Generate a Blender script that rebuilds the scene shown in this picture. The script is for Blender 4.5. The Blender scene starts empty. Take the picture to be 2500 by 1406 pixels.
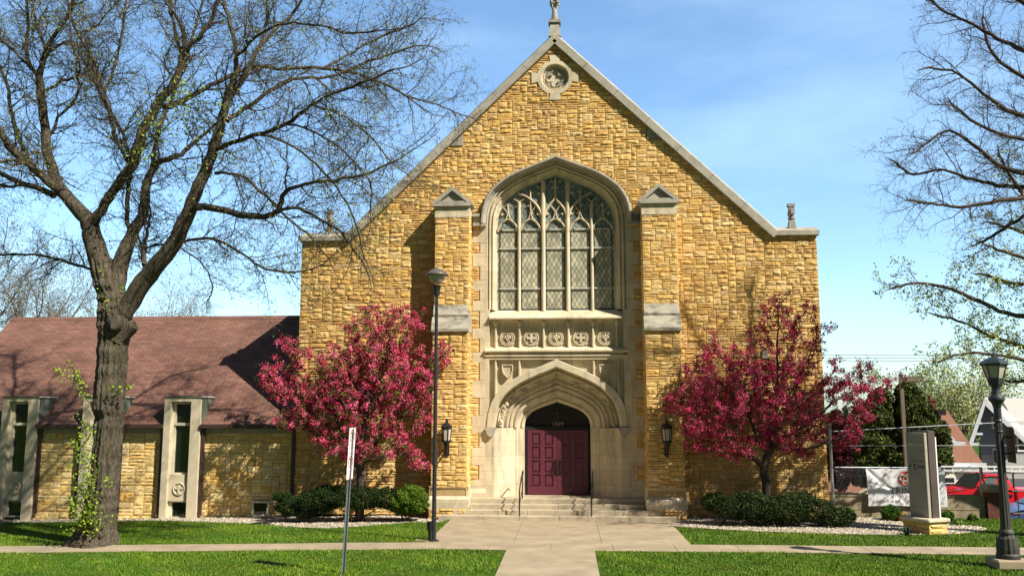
import bpy, math, random
import numpy as np
from mathutils import Vector, geometry
sc=bpy.context.scene
# ---------------- camera ----------------
FPX=2150.0; PIT=math.radians(7.94); YAW=math.radians(3.6); CAM=np.array([0.44,-28.5,3.27])
cd=bpy.data.cameras.new('camera'); cam=bpy.data.objects.new('camera',cd); sc.collection.objects.link(cam)
cam.location=CAM; cam.rotation_euler=(math.pi/2+PIT,0,YAW)
cd.sensor_width=36; cd.lens=36*FPX/2500; cd.clip_start=.1; cd.clip_end=3000
sc.camera=cam
# ---------------- sky and sun ----------------
AZ=math.radians(56); EL=math.radians(44)
w=bpy.data.worlds.new('World'); sc.world=w; w.use_nodes=True
nt=w.node_tree; nt.nodes.clear()
sky=nt.nodes.new('ShaderNodeTexSky'); sky.sky_type='NISHITA'; sky.sun_disc=False
sky.sun_elevation=EL; sky.sun_rotation=math.radians(180-56); sky.air_density=1.0; sky.dust_density=0.8; sky.ozone_density=1.4
bg=nt.nodes.new('ShaderNodeBackground'); bg.inputs[1].default_value=0.10
out=nt.nodes.new('ShaderNodeOutputWorld')
tc=nt.nodes.new('ShaderNodeTexCoord'); mp=nt.nodes.new('ShaderNodeMapping'); mp.inputs['Scale'].default_value=(1.2,1.2,4.5)
mp.inputs['Location'].default_value=(0.6,0.2,0.35)
nz=nt.nodes.new('ShaderNodeTexNoise'); nz.inputs['Scale'].default_value=2.0; nz.inputs['Detail'].default_value=7; nz.inputs['Roughness'].default_value=.55
rp=nt.nodes.new('ShaderNodeMapRange'); rp.inputs[1].default_value=.5; rp.inputs[2].default_value=.85; rp.inputs[3].default_value=0; rp.inputs[4].default_value=.25
mx=nt.nodes.new('ShaderNodeMix'); mx.data_type='RGBA'; mx.inputs[7].default_value=(6.2,7.0,7.6,1)
nt.links.new(tc.outputs['Generated'],mp.inputs[0]); nt.links.new(mp.outputs[0],nz.inputs[0]); nt.links.new(nz.outputs[0],rp.inputs[0])
nt.links.new(rp.outputs[0],mx.inputs[0]); nt.links.new(sky.outputs[0],mx.inputs[6]); tint=nt.nodes.new('ShaderNodeVectorMath'); tint.operation='MULTIPLY'; tint.inputs[1].default_value=(.96,1.14,1.22)
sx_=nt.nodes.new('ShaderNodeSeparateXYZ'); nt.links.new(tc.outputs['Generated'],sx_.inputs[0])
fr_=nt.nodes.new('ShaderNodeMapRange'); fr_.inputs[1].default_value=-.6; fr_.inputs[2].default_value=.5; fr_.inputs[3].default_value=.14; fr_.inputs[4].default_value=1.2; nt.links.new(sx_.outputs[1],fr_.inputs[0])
sky_dim=nt.nodes.new('ShaderNodeVectorMath'); sky_dim.operation='SCALE'   # added dimming of the sky behind the camera to cut facade fill; brighter ahead
nt.links.new(mx.outputs[2],tint.inputs[0]); nt.links.new(tint.outputs[0],sky_dim.inputs[0]); nt.links.new(fr_.outputs[0],sky_dim.inputs['Scale']); nt.links.new(sky_dim.outputs[0],bg.inputs[0]); nt.links.new(bg.outputs[0],out.inputs[0])
sd=bpy.data.lights.new('sun','SUN'); sd.energy=5.0; sd.angle=math.radians(.5); sd.color=(1,.93,.80)
so=bpy.data.objects.new('sun',sd); sc.collection.objects.link(so)
sdir=Vector((-math.sin(AZ)*math.cos(EL),math.cos(AZ)*math.cos(EL),-math.sin(EL)))
so.rotation_euler=sdir.to_track_quat('-Z','Y').to_euler(); so.location=(30,-30,40)
sc.view_settings.view_transform='Standard'; sc.view_settings.look='None'; sc.view_settings.exposure=0.8; sc.view_settings.gamma=1
# ---------------- surveying helpers: pixel of the 2500 px photo -> point on a plane of the place ----------------
_fw=np.array([-math.sin(YAW)*math.cos(PIT),math.cos(YAW)*math.cos(PIT),math.sin(PIT)])
_rt=np.array([math.cos(YAW),math.sin(YAW),0.]); _up=np.cross(_rt,_fw)
def _ray(px,py): return _fw+_rt*(px-1250)/FPX+_up*(703-py)/FPX
def W(px,py,Y=0.):
    r=_ray(px,py); t=(Y-CAM[1])/r[1]; p=CAM+r*t; return (float(p[0]),float(Y),float(p[2]))
def WX(px,py,Y=0.): return W(px,py,Y)[0]
def WZ(py,Y=0.,px=1355): return W(px,py,Y)[2]
def G(px,py,z=0.):
    r=_ray(px,py); t=(z-CAM[2])/r[2]; p=CAM+r*t; return (float(p[0]),float(p[1]),float(z))
rng=random.Random(7); nr=np.random.default_rng(7)
# ---------------- materials ----------------
MATS={}
def mat(name,col=(.5,.5,.5),rough=.8,metal=0,attr=False,var=.12,vscale=4,bump=0,bscale=30,spec=.5,stretch=(1,1,1),stain=None,sscale=1.2,slo=.5,shi=.75,bdist=.02,emit=None,alpha=None,detail=5,blocks=None):
    m=bpy.data.materials.new(name); m.use_nodes=True; n=m.node_tree; N=n.nodes; L=n.links
    b=N['Principled BSDF']; b.inputs['Roughness'].default_value=rough; b.inputs['Metallic'].default_value=metal; b.inputs['Specular IOR Level'].default_value=spec
    tc=N.new('ShaderNodeTexCoord'); mp=N.new('ShaderNodeMapping'); mp.inputs['Scale'].default_value=stretch; L.new(tc.outputs['Object'],mp.inputs[0])
    if attr:
        a=N.new('ShaderNodeAttribute'); a.attribute_name='Col'; src=a.outputs['Color']
    else:
        a=N.new('ShaderNodeRGB'); a.outputs[0].default_value=(*col,1); src=a.outputs[0]
    if var>0:
        nz=N.new('ShaderNodeTexNoise'); nz.inputs['Scale'].default_value=vscale; nz.inputs['Detail'].default_value=detail; L.new(mp.outputs[0],nz.inputs[0])
        mr=N.new('ShaderNodeMapRange'); mr.inputs[1].default_value=.3; mr.inputs[2].default_value=.7; mr.inputs[3].default_value=1-var; mr.inputs[4].default_value=1+var; L.new(nz.outputs[0],mr.inputs[0])
        vm=N.new('ShaderNodeVectorMath'); vm.operation='SCALE'; L.new(src,vm.inputs[0]); L.new(mr.outputs[0],vm.inputs['Scale']); src=vm.outputs[0]
    if stain:
        n2=N.new('ShaderNodeTexNoise'); n2.inputs['Scale'].default_value=sscale; n2.inputs['Detail'].default_value=6; n2.inputs['Roughness'].default_value=.65; L.new(mp.outputs[0],n2.inputs[0])
        m2=N.new('ShaderNodeMapRange'); m2.inputs[1].default_value=slo; m2.inputs[2].default_value=shi; L.new(n2.outputs[0],m2.inputs[0])
        mi=N.new('ShaderNodeMix'); mi.data_type='RGBA'; L.new(m2.outputs[0],mi.inputs[0]); L.new(src,mi.inputs[6]); mi.inputs[7].default_value=(*stain,1); src=mi.outputs[2]
    if blocks:
        sp=N.new('ShaderNodeSeparateXYZ'); L.new(tc.outputs['Object'],sp.inputs[0]); cb=N.new('ShaderNodeCombineXYZ'); L.new(sp.outputs[0],cb.inputs[0]); L.new(sp.outputs[2],cb.inputs[1])
        kb=N.new('ShaderNodeTexBrick'); kb.inputs['Scale'].default_value=1; kb.inputs['Brick Width'].default_value=blocks[0]; kb.inputs['Row Height'].default_value=blocks[1]; kb.inputs['Mortar Size'].default_value=.007; kb.inputs['Mortar Smooth'].default_value=.4
        for q_,v_ in (('Color1',1.08),('Color2',.90),('Mortar',.62)): kb.inputs[q_].default_value=(v_,v_,v_,1)
        L.new(cb.outputs[0],kb.inputs[0]); mu=N.new('ShaderNodeVectorMath'); mu.operation='MULTIPLY'; L.new(src,mu.inputs[0]); L.new(kb.outputs[0],mu.inputs[1]); src=mu.outputs[0]
    L.new(src,b.inputs['Base Color'])
    if bump>0:
        nb=N.new('ShaderNodeTexNoise'); nb.inputs['Scale'].default_value=bscale; nb.inputs['Detail'].default_value=6; nb.inputs['Roughness'].default_value=.6; L.new(mp.outputs[0],nb.inputs[0])
        bp=N.new('ShaderNodeBump'); bp.inputs['Strength'].default_value=bump; bp.inputs['Distance'].default_value=bdist; L.new(nb.outputs[0],bp.inputs['Height']); L.new(bp.outputs[0],b.inputs['Normal'])
    if emit:
        b.inputs['Emission Color'].default_value=(*emit,1); b.inputs['Emission Strength'].default_value=1
    MATS[name]=m; return m
mat('ochre_stone',attr=True,rough=.9,var=.13,vscale=7,bump=.8,bscale=16,bdist=.035,spec=.12,stain=(.33,.20,.09),sscale=.55,slo=.6,shi=.95)
mat('cream_stone',attr=True,rough=.9,var=.14,vscale=9,bump=.6,bscale=18,bdist=.04,spec=.15)
mat('mortar',(.40,.28,.13),.95,var=.15,vscale=12,spec=.1)
mat('mortar_pale',(.42,.33,.19),.95,var=.15,vscale=12,spec=.1)
mat('limestone',(.57,.49,.345),.85,var=.10,vscale=3,bump=.3,bscale=30,stain=(.25,.195,.125),sscale=1.7,slo=.5,shi=.85,spec=.2,stretch=(1.6,1,.5),blocks=(.92,.46))
mat('limestone_dirty',(.38,.345,.27),.9,var=.14,vscale=4,bump=.3,bscale=35,stain=(.08,.075,.07),sscale=2.4,slo=.47,shi=.66,stretch=(.7,1,1.6),spec=.15)
mat('limestone_grey',(.36,.335,.28),.9,var=.16,vscale=3,bump=.3,bscale=35,stain=(.20,.18,.15),sscale=2.2,slo=.5,shi=.8,spec=.15)
mat('step_stone',(.43,.36,.255),.9,var=.10,vscale=6,bump=.3,bscale=40,stain=(.22,.19,.15),sscale=2,slo=.5,shi=.8,spec=.15)
mat('bay_stone',(.55,.475,.34),.85,var=.07,vscale=5,bump=.15,bscale=40,spec=.2)
mat('dark_interior',(.012,.011,.010),.6,var=0)
mat('red_door',(.105,.018,.036),.45,var=.12,vscale=8,bump=.1,bscale=60)
mat('door_metal',(.03,.02,.02),.4,metal=.6,var=.1)
mat('black_iron',(.012,.012,.013),.45,var=.2,spec=.4)
mat('pole_paint',(.022,.022,.026),.4,var=.2,spec=.45)
mat('bronze_metal',(.055,.03,.025),.5,var=.15)
mat('copper',(.10,.13,.10),.6,metal=.2,var=.4,vscale=5,stain=(.05,.045,.035),sscale=2)
mat('edge_metal',(.6,.6,.56),.4,metal=.5)
mat('frieze',(.34,.31,.22),.8,var=.08)
mat('dark_glass',(.010,.012,.012),.06,var=0,spec=.8)
mat('saddle_metal',(.62,.62,.56),.4,metal=.3,var=.05)
mat('lead',(.05,.06,.07),.5,var=.1)
mat('dark_timber',(.008,.007,.007),.8,var=.3,vscale=5)
mat('numeral',(.36,.22,.13),.5,metal=.3,var=0)
mat('faint_cross',(.035,.04,.035),.5,var=0)
mat('window_frame',(.60,.56,.42),.6,var=.06)
mat('concrete',(.345,.28,.19),.92,var=.16,vscale=1.2,bump=.3,bscale=60,stain=(.245,.195,.13),sscale=1.3,slo=.42,shi=.75,spec=.15,detail=9)
mat('joint_dirt',(.13,.10,.07),.95,var=.2)
mat('soil',(.10,.075,.045),.95,var=.3,vscale=3,bump=.5)
mat('grass_base',(.040,.085,.006),.95,var=.45,vscale=1.6,bump=.6,bscale=40,spec=.1,detail=8)
mat('asphalt',(.05,.05,.052),.9,var=.2,vscale=8,bump=.3,bscale=60)
mat('gravel',(.36,.31,.23),.95,var=.5,vscale=22,bump=1,bscale=30,bdist=.04,spec=.1)
mat('pebble',attr=True,rough=.85,var=0,spec=.2)
mat('blade',attr=True,rough=.6,var=0,spec=.25)
mat('leaf',attr=True,rough=.6,var=0,spec=.25)
mat('blossom',attr=True,rough=.7,var=0,spec=.1)
mat('needle',attr=True,rough=.7,var=0,spec=.15)
mat('bark',(.125,.104,.078),.95,var=.45,vscale=6,stretch=(3,3,.6),bump=1,bscale=9,bdist=.13,stain=(.115,.105,.05),sscale=1.6,slo=.5,shi=.8,spec=.1)
mat('bark_dark',(.085,.065,.052),.95,var=.3,vscale=9,bump=.5,bscale=20,spec=.1)
mat('twig',(.085,.06,.045),.9,var=.2,vscale=3,spec=.1)
mat('twig_pale',(.17,.13,.105),.9,var=.2,vscale=3,spec=.1)
mat('wood_cut',(.10,.075,.06),.9,var=.3,vscale=14,bump=.4)
mat('galvanised',(.33,.36,.38),.45,metal=.7,var=.15)
mat('sign_white',(.78,.74,.72),.5,var=.03)
mat('sign_red',(.42,.05,.045),.5,var=0)
mat('sign_black',(.03,.02,.02),.5,var=0)
mat('sign_red_faint',(.55,.30,.28),.5,var=0)
mat('lamp_shade_metal',(.10,.088,.075),.4,var=.15,spec=.5)
mat('milk_glass',(.36,.31,.24),.3,var=.12,vscale=6)
mat('lantern_glass',(.42,.40,.31),.25,var=.12,vscale=6)
mat('lamp_green',(.018,.028,.028),.45,var=.25,spec=.5)
mat('lamp_iron',(.045,.042,.036),.6,var=.3,vscale=6,bump=.2,spec=.4)
mat('banner_cloth',(.66,.66,.68),.6,var=.05,vscale=2)
mat('banner_red',(.52,.055,.035),.6,var=0)
mat('banner_pink',(.60,.42,.40),.6,var=0)
mat('banner_ink',(.03,.03,.035),.6,var=0)
mat('banner_grey',(.03,.035,.04),.6,var=0)
mat('wall_concrete',(.30,.25,.16),.92,var=.18,vscale=2.5,bump=.4,bscale=50,stain=(.16,.13,.09),sscale=2,stretch=(1.6,1,.5),slo=.5,shi=.8,spec=.1)
mat('monument_face',(.31,.30,.245),.7,var=.12,vscale=2,stretch=(1,1,3))
mat('monument_brown',(.075,.055,.05),.5,var=.25,vscale=1.2)
mat('sign_text',(.07,.07,.065),.6,var=0)
mat('sign_text_pale',(.66,.62,.48),.6,var=0)
mat('brick',(.16,.05,.035),.9,var=.2,vscale=10)
mat('truck_red',(.62,.012,.02),.25,var=.03,spec=.6)
mat('blue_paint',(.05,.09,.22),.2,var=.05,spec=.6)
mat('auto_glass',(.09,.12,.11),.05,var=0,spec=.9)
mat('rubber',(.02,.02,.02),.8,var=.1)
mat('chrome',(.6,.6,.6),.2,metal=.9,var=0)
mat('white_paint',(.74,.74,.72),.6,var=.04)
mat('pole_brown',(.14,.105,.085),.6,var=.1)
mat('roof_brown',(.21,.105,.070),.9,spec=.08,var=.16,vscale=8)
mat('roof_pale',(.42,.40,.37),.9,spec=.08,var=.10,vscale=8)
mat('siding_cream',(.62,.58,.44),.8,var=.04)
mat('siding_grey',(.21,.24,.28),.8,var=.06)
mat('siding_lowgrey',(.38,.38,.36),.8,var=.06)
mat('siding_tan',(.52,.38,.23),.8,var=.06)
mat('soffit_white',(.50,.52,.55),.6,var=.04)
mat('cable_grey',(.30,.31,.32),.6,var=0)
mat('cable_dark',(.06,.06,.07),.6,var=0)
def brick_mat(name,c1,c2,cm,bw,bh,ms,zmul=1,bump=.4,swap=False,mixn=.25,squash=1):
    m=mat(name,(1,1,1),.9,var=0,spec=.12); n=m.node_tree; N=n.nodes; L=n.links; b=N['Principled BSDF']
    t=N.new('ShaderNodeTexCoord'); s=N.new('ShaderNodeSeparateXYZ'); L.new(t.outputs['Object'],s.inputs[0])
    z=N.new('ShaderNodeMath'); z.operation='MULTIPLY'; z.inputs[1].default_value=zmul; L.new(s.outputs[2],z.inputs[0])
    xy=N.new('ShaderNodeMath'); xy.operation='ADD'; L.new(s.outputs[0],xy.inputs[0])
    if swap: L.new(s.outputs[1],xy.inputs[1])
    else: xy.inputs[1].default_value=0
    c=N.new('ShaderNodeCombineXYZ'); L.new(xy.outputs[0],c.inputs[0]); L.new(z.outputs[0],c.inputs[1])
    k=N.new('ShaderNodeTexBrick'); k.inputs['Scale'].default_value=1; k.inputs['Brick Width'].default_value=bw; k.inputs['Row Height'].default_value=bh
    k.inputs['Mortar Size'].default_value=ms; k.inputs['Mortar Smooth'].default_value=.3; k.inputs['Bias'].default_value=0
    k.inputs['Color1'].default_value=(*c1,1); k.inputs['Color2'].default_value=(*c2,1); k.inputs['Mortar'].default_value=(*cm,1); L.new(c.outputs[0],k.inputs[0])
    nz=N.new('ShaderNodeTexNoise'); nz.inputs['Scale'].default_value=.9; nz.inputs['Detail'].default_value=7; nz.inputs['Roughness'].default_value=.7; L.new(t.outputs['Object'],nz.inputs[0])
    mr=N.new('ShaderNodeMapRange'); mr.inputs[1].default_value=.3; mr.inputs[2].default_value=.7; mr.inputs[3].default_value=1-mixn; mr.inputs[4].default_value=1+mixn; L.new(nz.outputs[0],mr.inputs[0])
    vm=N.new('ShaderNodeVectorMath'); vm.operation='SCALE'; L.new(k.outputs[0],vm.inputs[0]); L.new(mr.outputs[0],vm.inputs['Scale']); L.new(vm.outputs[0],b.inputs['Base Color'])
    bp=N.new('ShaderNodeBump'); bp.invert=True; bp.inputs['Strength'].default_value=bump; bp.inputs['Distance'].default_value=.02; L.new(k.outputs['Fac'],bp.inputs['Height']); L.new(bp.outputs[0],b.inputs['Normal'])
    return m
brick_mat('shingle',(.205,.105,.078),(.145,.078,.062),(.085,.045,.036),.34,.125,.009,zmul=1.45,bump=.6,mixn=.26)
brick_mat('pillar_brick',(.17,.05,.035),(.11,.035,.028),(.10,.07,.055),.22,.075,.012,swap=True)
# leaded glass with a diamond lattice
m=mat('leaded_glass',(1,1,1),.5,var=0,spec=.25); n=m.node_tree; N=n.nodes; L=n.links
t=N.new('ShaderNodeTexCoord'); s=N.new('ShaderNodeSeparateXYZ'); L.new(t.outputs['Object'],s.inputs[0])
def M_(op,a,b=None):
    q=N.new('ShaderNodeMath'); q.operation=op
    for i,v in enumerate((a,b)):
        if v is None: continue
        if isinstance(v,(int,float)): q.inputs[i].default_value=v
        else: L.new(v,q.inputs[i])
    return q.outputs[0]
u=M_('MULTIPLY',s.outputs[0],1/.150); v=M_('MULTIPLY',s.outputs[2],1/.27)
def band(x): return M_('ABSOLUTE',M_('SUBTRACT',M_('FRACT',x),.5))
a1=band(M_('ADD',u,v)); a2=band(M_('SUBTRACT',u,v)); mxx=M_('MAXIMUM',a1,a2); isl=M_('GREATER_THAN',mxx,.447)
fl=N.new('ShaderNodeCombineXYZ'); L.new(M_('FLOOR',M_('ADD',M_('ADD',u,v),0.0)),fl.inputs[0]); L.new(M_('FLOOR',M_('SUBTRACT',u,v)),fl.inputs[1])
wn=N.new('ShaderNodeTexWhiteNoise'); L.new(fl.outputs[0],wn.inputs[0])
cr=N.new('ShaderNodeValToRGB'); cr.color_ramp.elements[0].color=(.27,.255,.185,1); cr.color_ramp.elements[1].color=(.50,.46,.33,1); L.new(wn.outputs['Value'],cr.inputs[0])
nz=N.new('ShaderNodeTexNoise'); nz.inputs['Scale'].default_value=1.6; nz.inputs['Detail'].default_value=4; L.new(t.outputs['Object'],nz.inputs[0])
mr=N.new('ShaderNodeMapRange'); mr.inputs[1].default_value=.3; mr.inputs[2].default_value=.7; mr.inputs[3].default_value=.8; mr.inputs[4].default_value=1.3; L.new(nz.outputs[0],mr.inputs[0])
vm=N.new('ShaderNodeVectorMath'); vm.operation='SCALE'; L.new(cr.outputs[0],vm.inputs[0]); L.new(mr.outputs[0],vm.inputs['Scale'])
mi=N.new('ShaderNodeMix'); mi.data_type='RGBA'; L.new(isl,mi.inputs[0]); L.new(vm.outputs[0],mi.inputs[6]); mi.inputs[7].default_value=(.05,.055,.05,1); L.new(mi.outputs[2],N['Principled BSDF'].inputs['Base Color'])
# darker glass of the tracery lights
g2=m.copy(); g2.name='leaded_glass_dark'; MATS['leaded_glass_dark']=g2
for e,c in zip([x for x in g2.node_tree.nodes if x.type=='VALTORGB'][0].color_ramp.elements,((.12,.145,.14,1),(.24,.27,.235,1))): e.color=c
# ---------------- mesh collector ----------------
def tag(o,label=None,cat=None,group=None,kind=None):
    if label: o['label']=label
    if cat: o['category']=cat
    if group: o['group']=group
    if kind: o['kind']=kind
    return o
def thing(name,label,cat,loc=(0,0,0),group=None):
    o=bpy.data.objects.new(name,None); sc.collection.objects.link(o); o.location=loc; o.empty_display_size=.2
    o['wl']=0; del o['wl']
    ROOT[o.name]=tuple(loc)
    return tag(o,label,cat,group)
ROOT={}
def rootloc(o):
    while o.parent: o=o.parent
    return ROOT.get(o.name,(0,0,0))
class MB:
    def __init__(s): s.v=[]; s.f=[]; s.c=[]; s.arr=[]
    def add(s,vs,fs,col=None):
        k=len(s.v); s.v.extend(vs)
        for f in fs:
            s.f.append(tuple(i+k for i in f)); s.c.append(col)
        return s
    def box(s,x0,x1,y0,y1,z0,z1,col=None):
        if x0>x1:x0,x1=x1,x0
        if y0>y1:y0,y1=y1,y0
        if z0>z1:z0,z1=z1,z0
        return s.add([(x0,y0,z0),(x1,y0,z0),(x1,y1,z0),(x0,y1,z0),(x0,y0,z1),(x1,y0,z1),(x1,y1,z1),(x0,y1,z1)],
              [(0,3,2,1),(4,5,6,7),(0,1,5,4),(1,2,6,5),(2,3,7,6),(3,0,4,7)],col)
    def obox(s,p,ang,lx,ly,z0,z1,col=None):   # rotated box centred on p
        ca,sa=math.cos(ang),math.sin(ang); q=[]
        for z in (z0,z1):
            for a,b in ((-1,-1),(1,-1),(1,1),(-1,1)):
                q.append((p[0]+a*lx/2*ca-b*ly/2*sa,p[1]+a*lx/2*sa+b*ly/2*ca,z))
        return s.add(q,[(0,3,2,1),(4,5,6,7),(0,1,5,4),(1,2,6,5),(2,3,7,6),(3,0,4,7)],col)
    def prism(s,poly,y0,y1,axis='y',col=None):   # poly of (a,b); axis y: (x,z); x: (y,z); z: (x,y)
        n=len(poly)
        def p(a,b,t): return (a,t,b) if axis=='y' else ((t,a,b) if axis=='x' else (a,b,t))
        vs=[p(a,b,y0) for a,b in poly]+[p(a,b,y1) for a,b in poly]
        tri=geometry.tessellate_polygon([[Vector((a,b,0)) for a,b in poly]])
        fs=[tuple(t) for t in tri]+[tuple(i+n for i in t) for t in tri]+[(i,(i+1)%n,(i+1)%n+n,i+n) for i in range(n)]
        return s.add(vs,fs,col)
    def loft(s,rings,close=False,col=None):   # rings: list of equal-length point lists
        n=len(rings[0]); vs=[p for r in rings for p in r]; fs=[]
        for i in range(len(rings)-1):
            for j in range(n if close else n-1):
                a=i*n+j; b=i*n+(j+1)%n; fs.append((a,b,b+n,a+n))
        return s.add(vs,fs,col)
    def tube(s,pts,rad,sides=6,cap=True,col=None):
        pts=[Vector(p) for p in pts]
        if not hasattr(rad,'__len__'): rad=[rad]*len(pts)
        rings=[]
        for i,p in enumerate(pts):
            t=(pts[min(i+1,len(pts)-1)]-pts[max(i-1,0)]).normalized()
            a=t.cross(Vector((0,0,1)) if abs(t.z)<.95 else Vector((1,0,0))).normalized(); b=t.cross(a)
            rings.append([tuple(p+(a*math.cos(2*math.pi*k/sides)+b*math.sin(2*math.pi*k/sides))*rad[i]) for k in range(sides)])
        s.loft(rings,True,col)
        if cap:
            s.add(rings[0],[tuple(range(sides))],col); s.add(rings[-1],[tuple(range(sides))],col)
        return s
    def lathe(s,c,prof,sides=16,col=None,flute=0,ph=0):   # prof: (r,z)
        rings=[[(c[0]+r*(1+(flute*(k%2)))*math.cos(2*math.pi*k/sides+ph),c[1]+r*(1+(flute*(k%2)))*math.sin(2*math.pi*k/sides+ph),c[2]+z) for k in range(sides)] for r,z in prof]
        s.loft(rings,True,col); s.add(rings[0],[tuple(range(sides))],col); s.add(rings[-1],[tuple(range(sides))],col); return s
    def build(s,name,m,parent=None,smooth=False,label=None,bev=0):
        r=rootloc(parent) if parent else (0,0,0)
        me=bpy.data.meshes.new(name); me.from_pydata([(a-r[0],b-r[1],c-r[2]) for a,b,c in s.v],[],s.f)
        me.materials.append(MATS[m])
        if any(c is not None for c in s.c):
            at=me.color_attributes.new('Col','FLOAT_COLOR','CORNER'); buf=np.ones((len(me.loops),4),dtype=np.float32); k=0
            lt=np.array([len(f) for f in s.f]); cc=np.array([c if c else (.5,.5,.5) for c in s.c],dtype=np.float32)
            buf[:,:3]=np.repeat(cc,lt,axis=0); at.data.foreach_set('color',buf.ravel())
        if smooth:
            me.polygons.foreach_set('use_smooth',[True]*len(me.polygons))
        me.update(); o=bpy.data.objects.new(name,me); sc.collection.objects.link(o)
        if parent: o.parent=parent
        else: ROOT[o.name]=(0,0,0)
        if bev:
            b=o.modifiers.new('bevel','BEVEL'); b.width=bev; b.segments=1; b.limit_method='ANGLE'
        if label: o['label']=label
        return o
def npmesh(name,V,F,C,m,parent=None,smooth=False):
    """V (n,3) F (k,s) quads or tris, C (k,3) per face"""
    r=rootloc(parent) if parent else (0,0,0); V=np.asarray(V,dtype=np.float32)-np.array(r,dtype=np.float32)
    me=bpy.data.meshes.new(name); k,s=F.shape
    me.vertices.add(len(V)); me.vertices.foreach_set('co',V.ravel()); me.loops.add(k*s); me.loops.foreach_set('vertex_index',F.astype(np.int32).ravel())
    me.polygons.add(k); me.polygons.foreach_set('loop_start',np.arange(0,k*s,s,dtype=np.int32)); me.polygons.foreach_set('loop_total',np.full(k,s,dtype=np.int32))
    if smooth: me.polygons.foreach_set('use_smooth',np.ones(k,dtype=bool))
    me.materials.append(MATS[m]); me.update(calc_edges=True)
    if C is not None:
        at=me.color_attributes.new('Col','FLOAT_COLOR','CORNER'); buf=np.ones((k*s,4),dtype=np.float32); buf[:,:3]=np.repeat(C,s,axis=0); at.data.foreach_set('color',buf.ravel())
    me.validate()
    o=bpy.data.objects.new(name,me); sc.collection.objects.link(o)
    if parent: o.parent=parent
    else: ROOT[o.name]=(0,0,0)
    return o
def text(name,s,size,m,origin,xd=(1,0,0),zd=(0,0,1),parent=None,depth=.004,align='CENTER',sx=1):
    cu=bpy.data.curves.new(name,'FONT'); cu.body=s; cu.size=size; cu.align_x=align; cu.extrude=depth; cu.resolution_u=3
    o=bpy.data.objects.new(name,cu); me=bpy.data.meshes.new_from_object(o); bpy.data.objects.remove(o)
    X=Vector(xd).normalized(); Z=Vector(zd).normalized(); Y=X.cross(Z)  # text normal = -(out) handled by caller
    r=rootloc(parent); 
    for v in me.vertices:
        p=Vector(origin)+X*v.co.x*sx+Z*v.co.y+Y*v.co.z; v.co=p-Vector(r)
    me.materials.clear(); me.materials.append(MATS[m])
    o=bpy.data.objects.new(name,me); sc.collection.objects.link(o); o.parent=parent
    return o
def leafcloud(C,size,cols,tilt=1.0,aspect=1.6,rs=nr,var=.25):
    """one small quad per centre, random orientation"""
    n=len(C); a=rs.normal(size=(n,3)); a/=np.linalg.norm(a,axis=1)[:,None]; b=np.cross(a,rs.normal(size=(n,3))); b/=np.linalg.norm(b,axis=1)[:,None]
    sz=size*(1+var*rs.normal(size=(n,1))); a=a*sz*aspect/2; b=b*sz/2
    V=np.stack([C-a,C+b*.9-a*.1,C+a,C-b*.9-a*.1],1).reshape(-1,3); F=np.arange(n*4).reshape(n,4); return V,F,cols
def mixcol(n,pal,rs=nr,jit=.15):
    pal=np.array(pal); c=pal[rs.integers(0,len(pal),n)]; return np.clip(c*(1+jit*rs.normal(size=(n,1))),0,1)
class Tubes:
    def __init__(s): s.g={}
    def add(s,pts,rad):
        s.g.setdefault(len(pts),[]).append((pts,rad))
    def mesh(s,name,m,parent,sides=4,big=.05,bigsides=10):
        VV=[];FF=[];k0=0
        for n,l in s.g.items():
            P=np.array([a for a,b in l],dtype=float); R=np.array([b for a,b in l],dtype=float)
            for sel,sd in ((R.max(1)<big,sides),(R.max(1)>=big,bigsides)):
                if not sel.any(): continue
                p=P[sel]; r=R[sel]; T=np.empty_like(p); T[:,1:-1]=p[:,2:]-p[:,:-2]; T[:,0]=p[:,1]-p[:,0]; T[:,-1]=p[:,-1]-p[:,-2]
                T/=np.linalg.norm(T,axis=2)[...,None]+1e-9
                ref=np.zeros_like(T); ref[...,0]=.3; ref[...,1]=1; ref[...,2]=.1
                A=np.cross(T,ref); A/=np.linalg.norm(A,axis=2)[...,None]+1e-9; B=np.cross(T,A)
                th=np.arange(sd)*2*np.pi/sd
                V=p[:,:,None,:]+r[:,:,None,None]*(A[:,:,None,:]*np.cos(th)[None,None,:,None]+B[:,:,None,:]*np.sin(th)[None,None,:,None])
                K=len(p); V=V.reshape(-1,3)
                base=np.arange(K)[:,None,None]*n*sd+np.arange(n-1)[None,:,None]*sd; j=np.arange(sd)[None,None,:]; j2=(j+1)%sd
                F=np.stack([base+j,base+j2,base+sd+j2,base+sd+j],-1).reshape(-1,4)+k0
                VV.append(V); FF.append(F); k0+=len(V)
        return npmesh(name,np.concatenate(VV),np.concatenate(FF),None,m,parent,smooth=True)
# ================= setting =================
def gh(x): return .018*min(0.,max(x,-30.)+3.)   # the site falls gently to the left
# ground: one sheet; the parking lot on the right lies lower behind the retaining wall
xs=[-400,-60,-30,-3,9.0,9.2,14.4,30,80,400]; ys=[-400,-60,-30,-8,-3,-.5,.15,.6,1.2,60,400]
def gz(x,y):
    lo=-.95
    if y<=.16: return gh(x)
    if x<9.15: return gh(x)
    return lo if y>=.6 else 0
vs=[(x,y,gz(x,y)) for y in ys for x in xs]; nx=len(xs)
M=MB(); M.add(vs,[(j*nx+i,j*nx+i+1,(j+1)*nx+i+1,(j+1)*nx+i) for j in range(len(ys)-1) for i in range(nx-1)])
tag(M.build('ground','grass_base'),kind='structure')
M=MB(); M.box(9.3,60,.7,40,-.99,-.946); tag(M.build('parking_lot','asphalt'),kind='structure')
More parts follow.
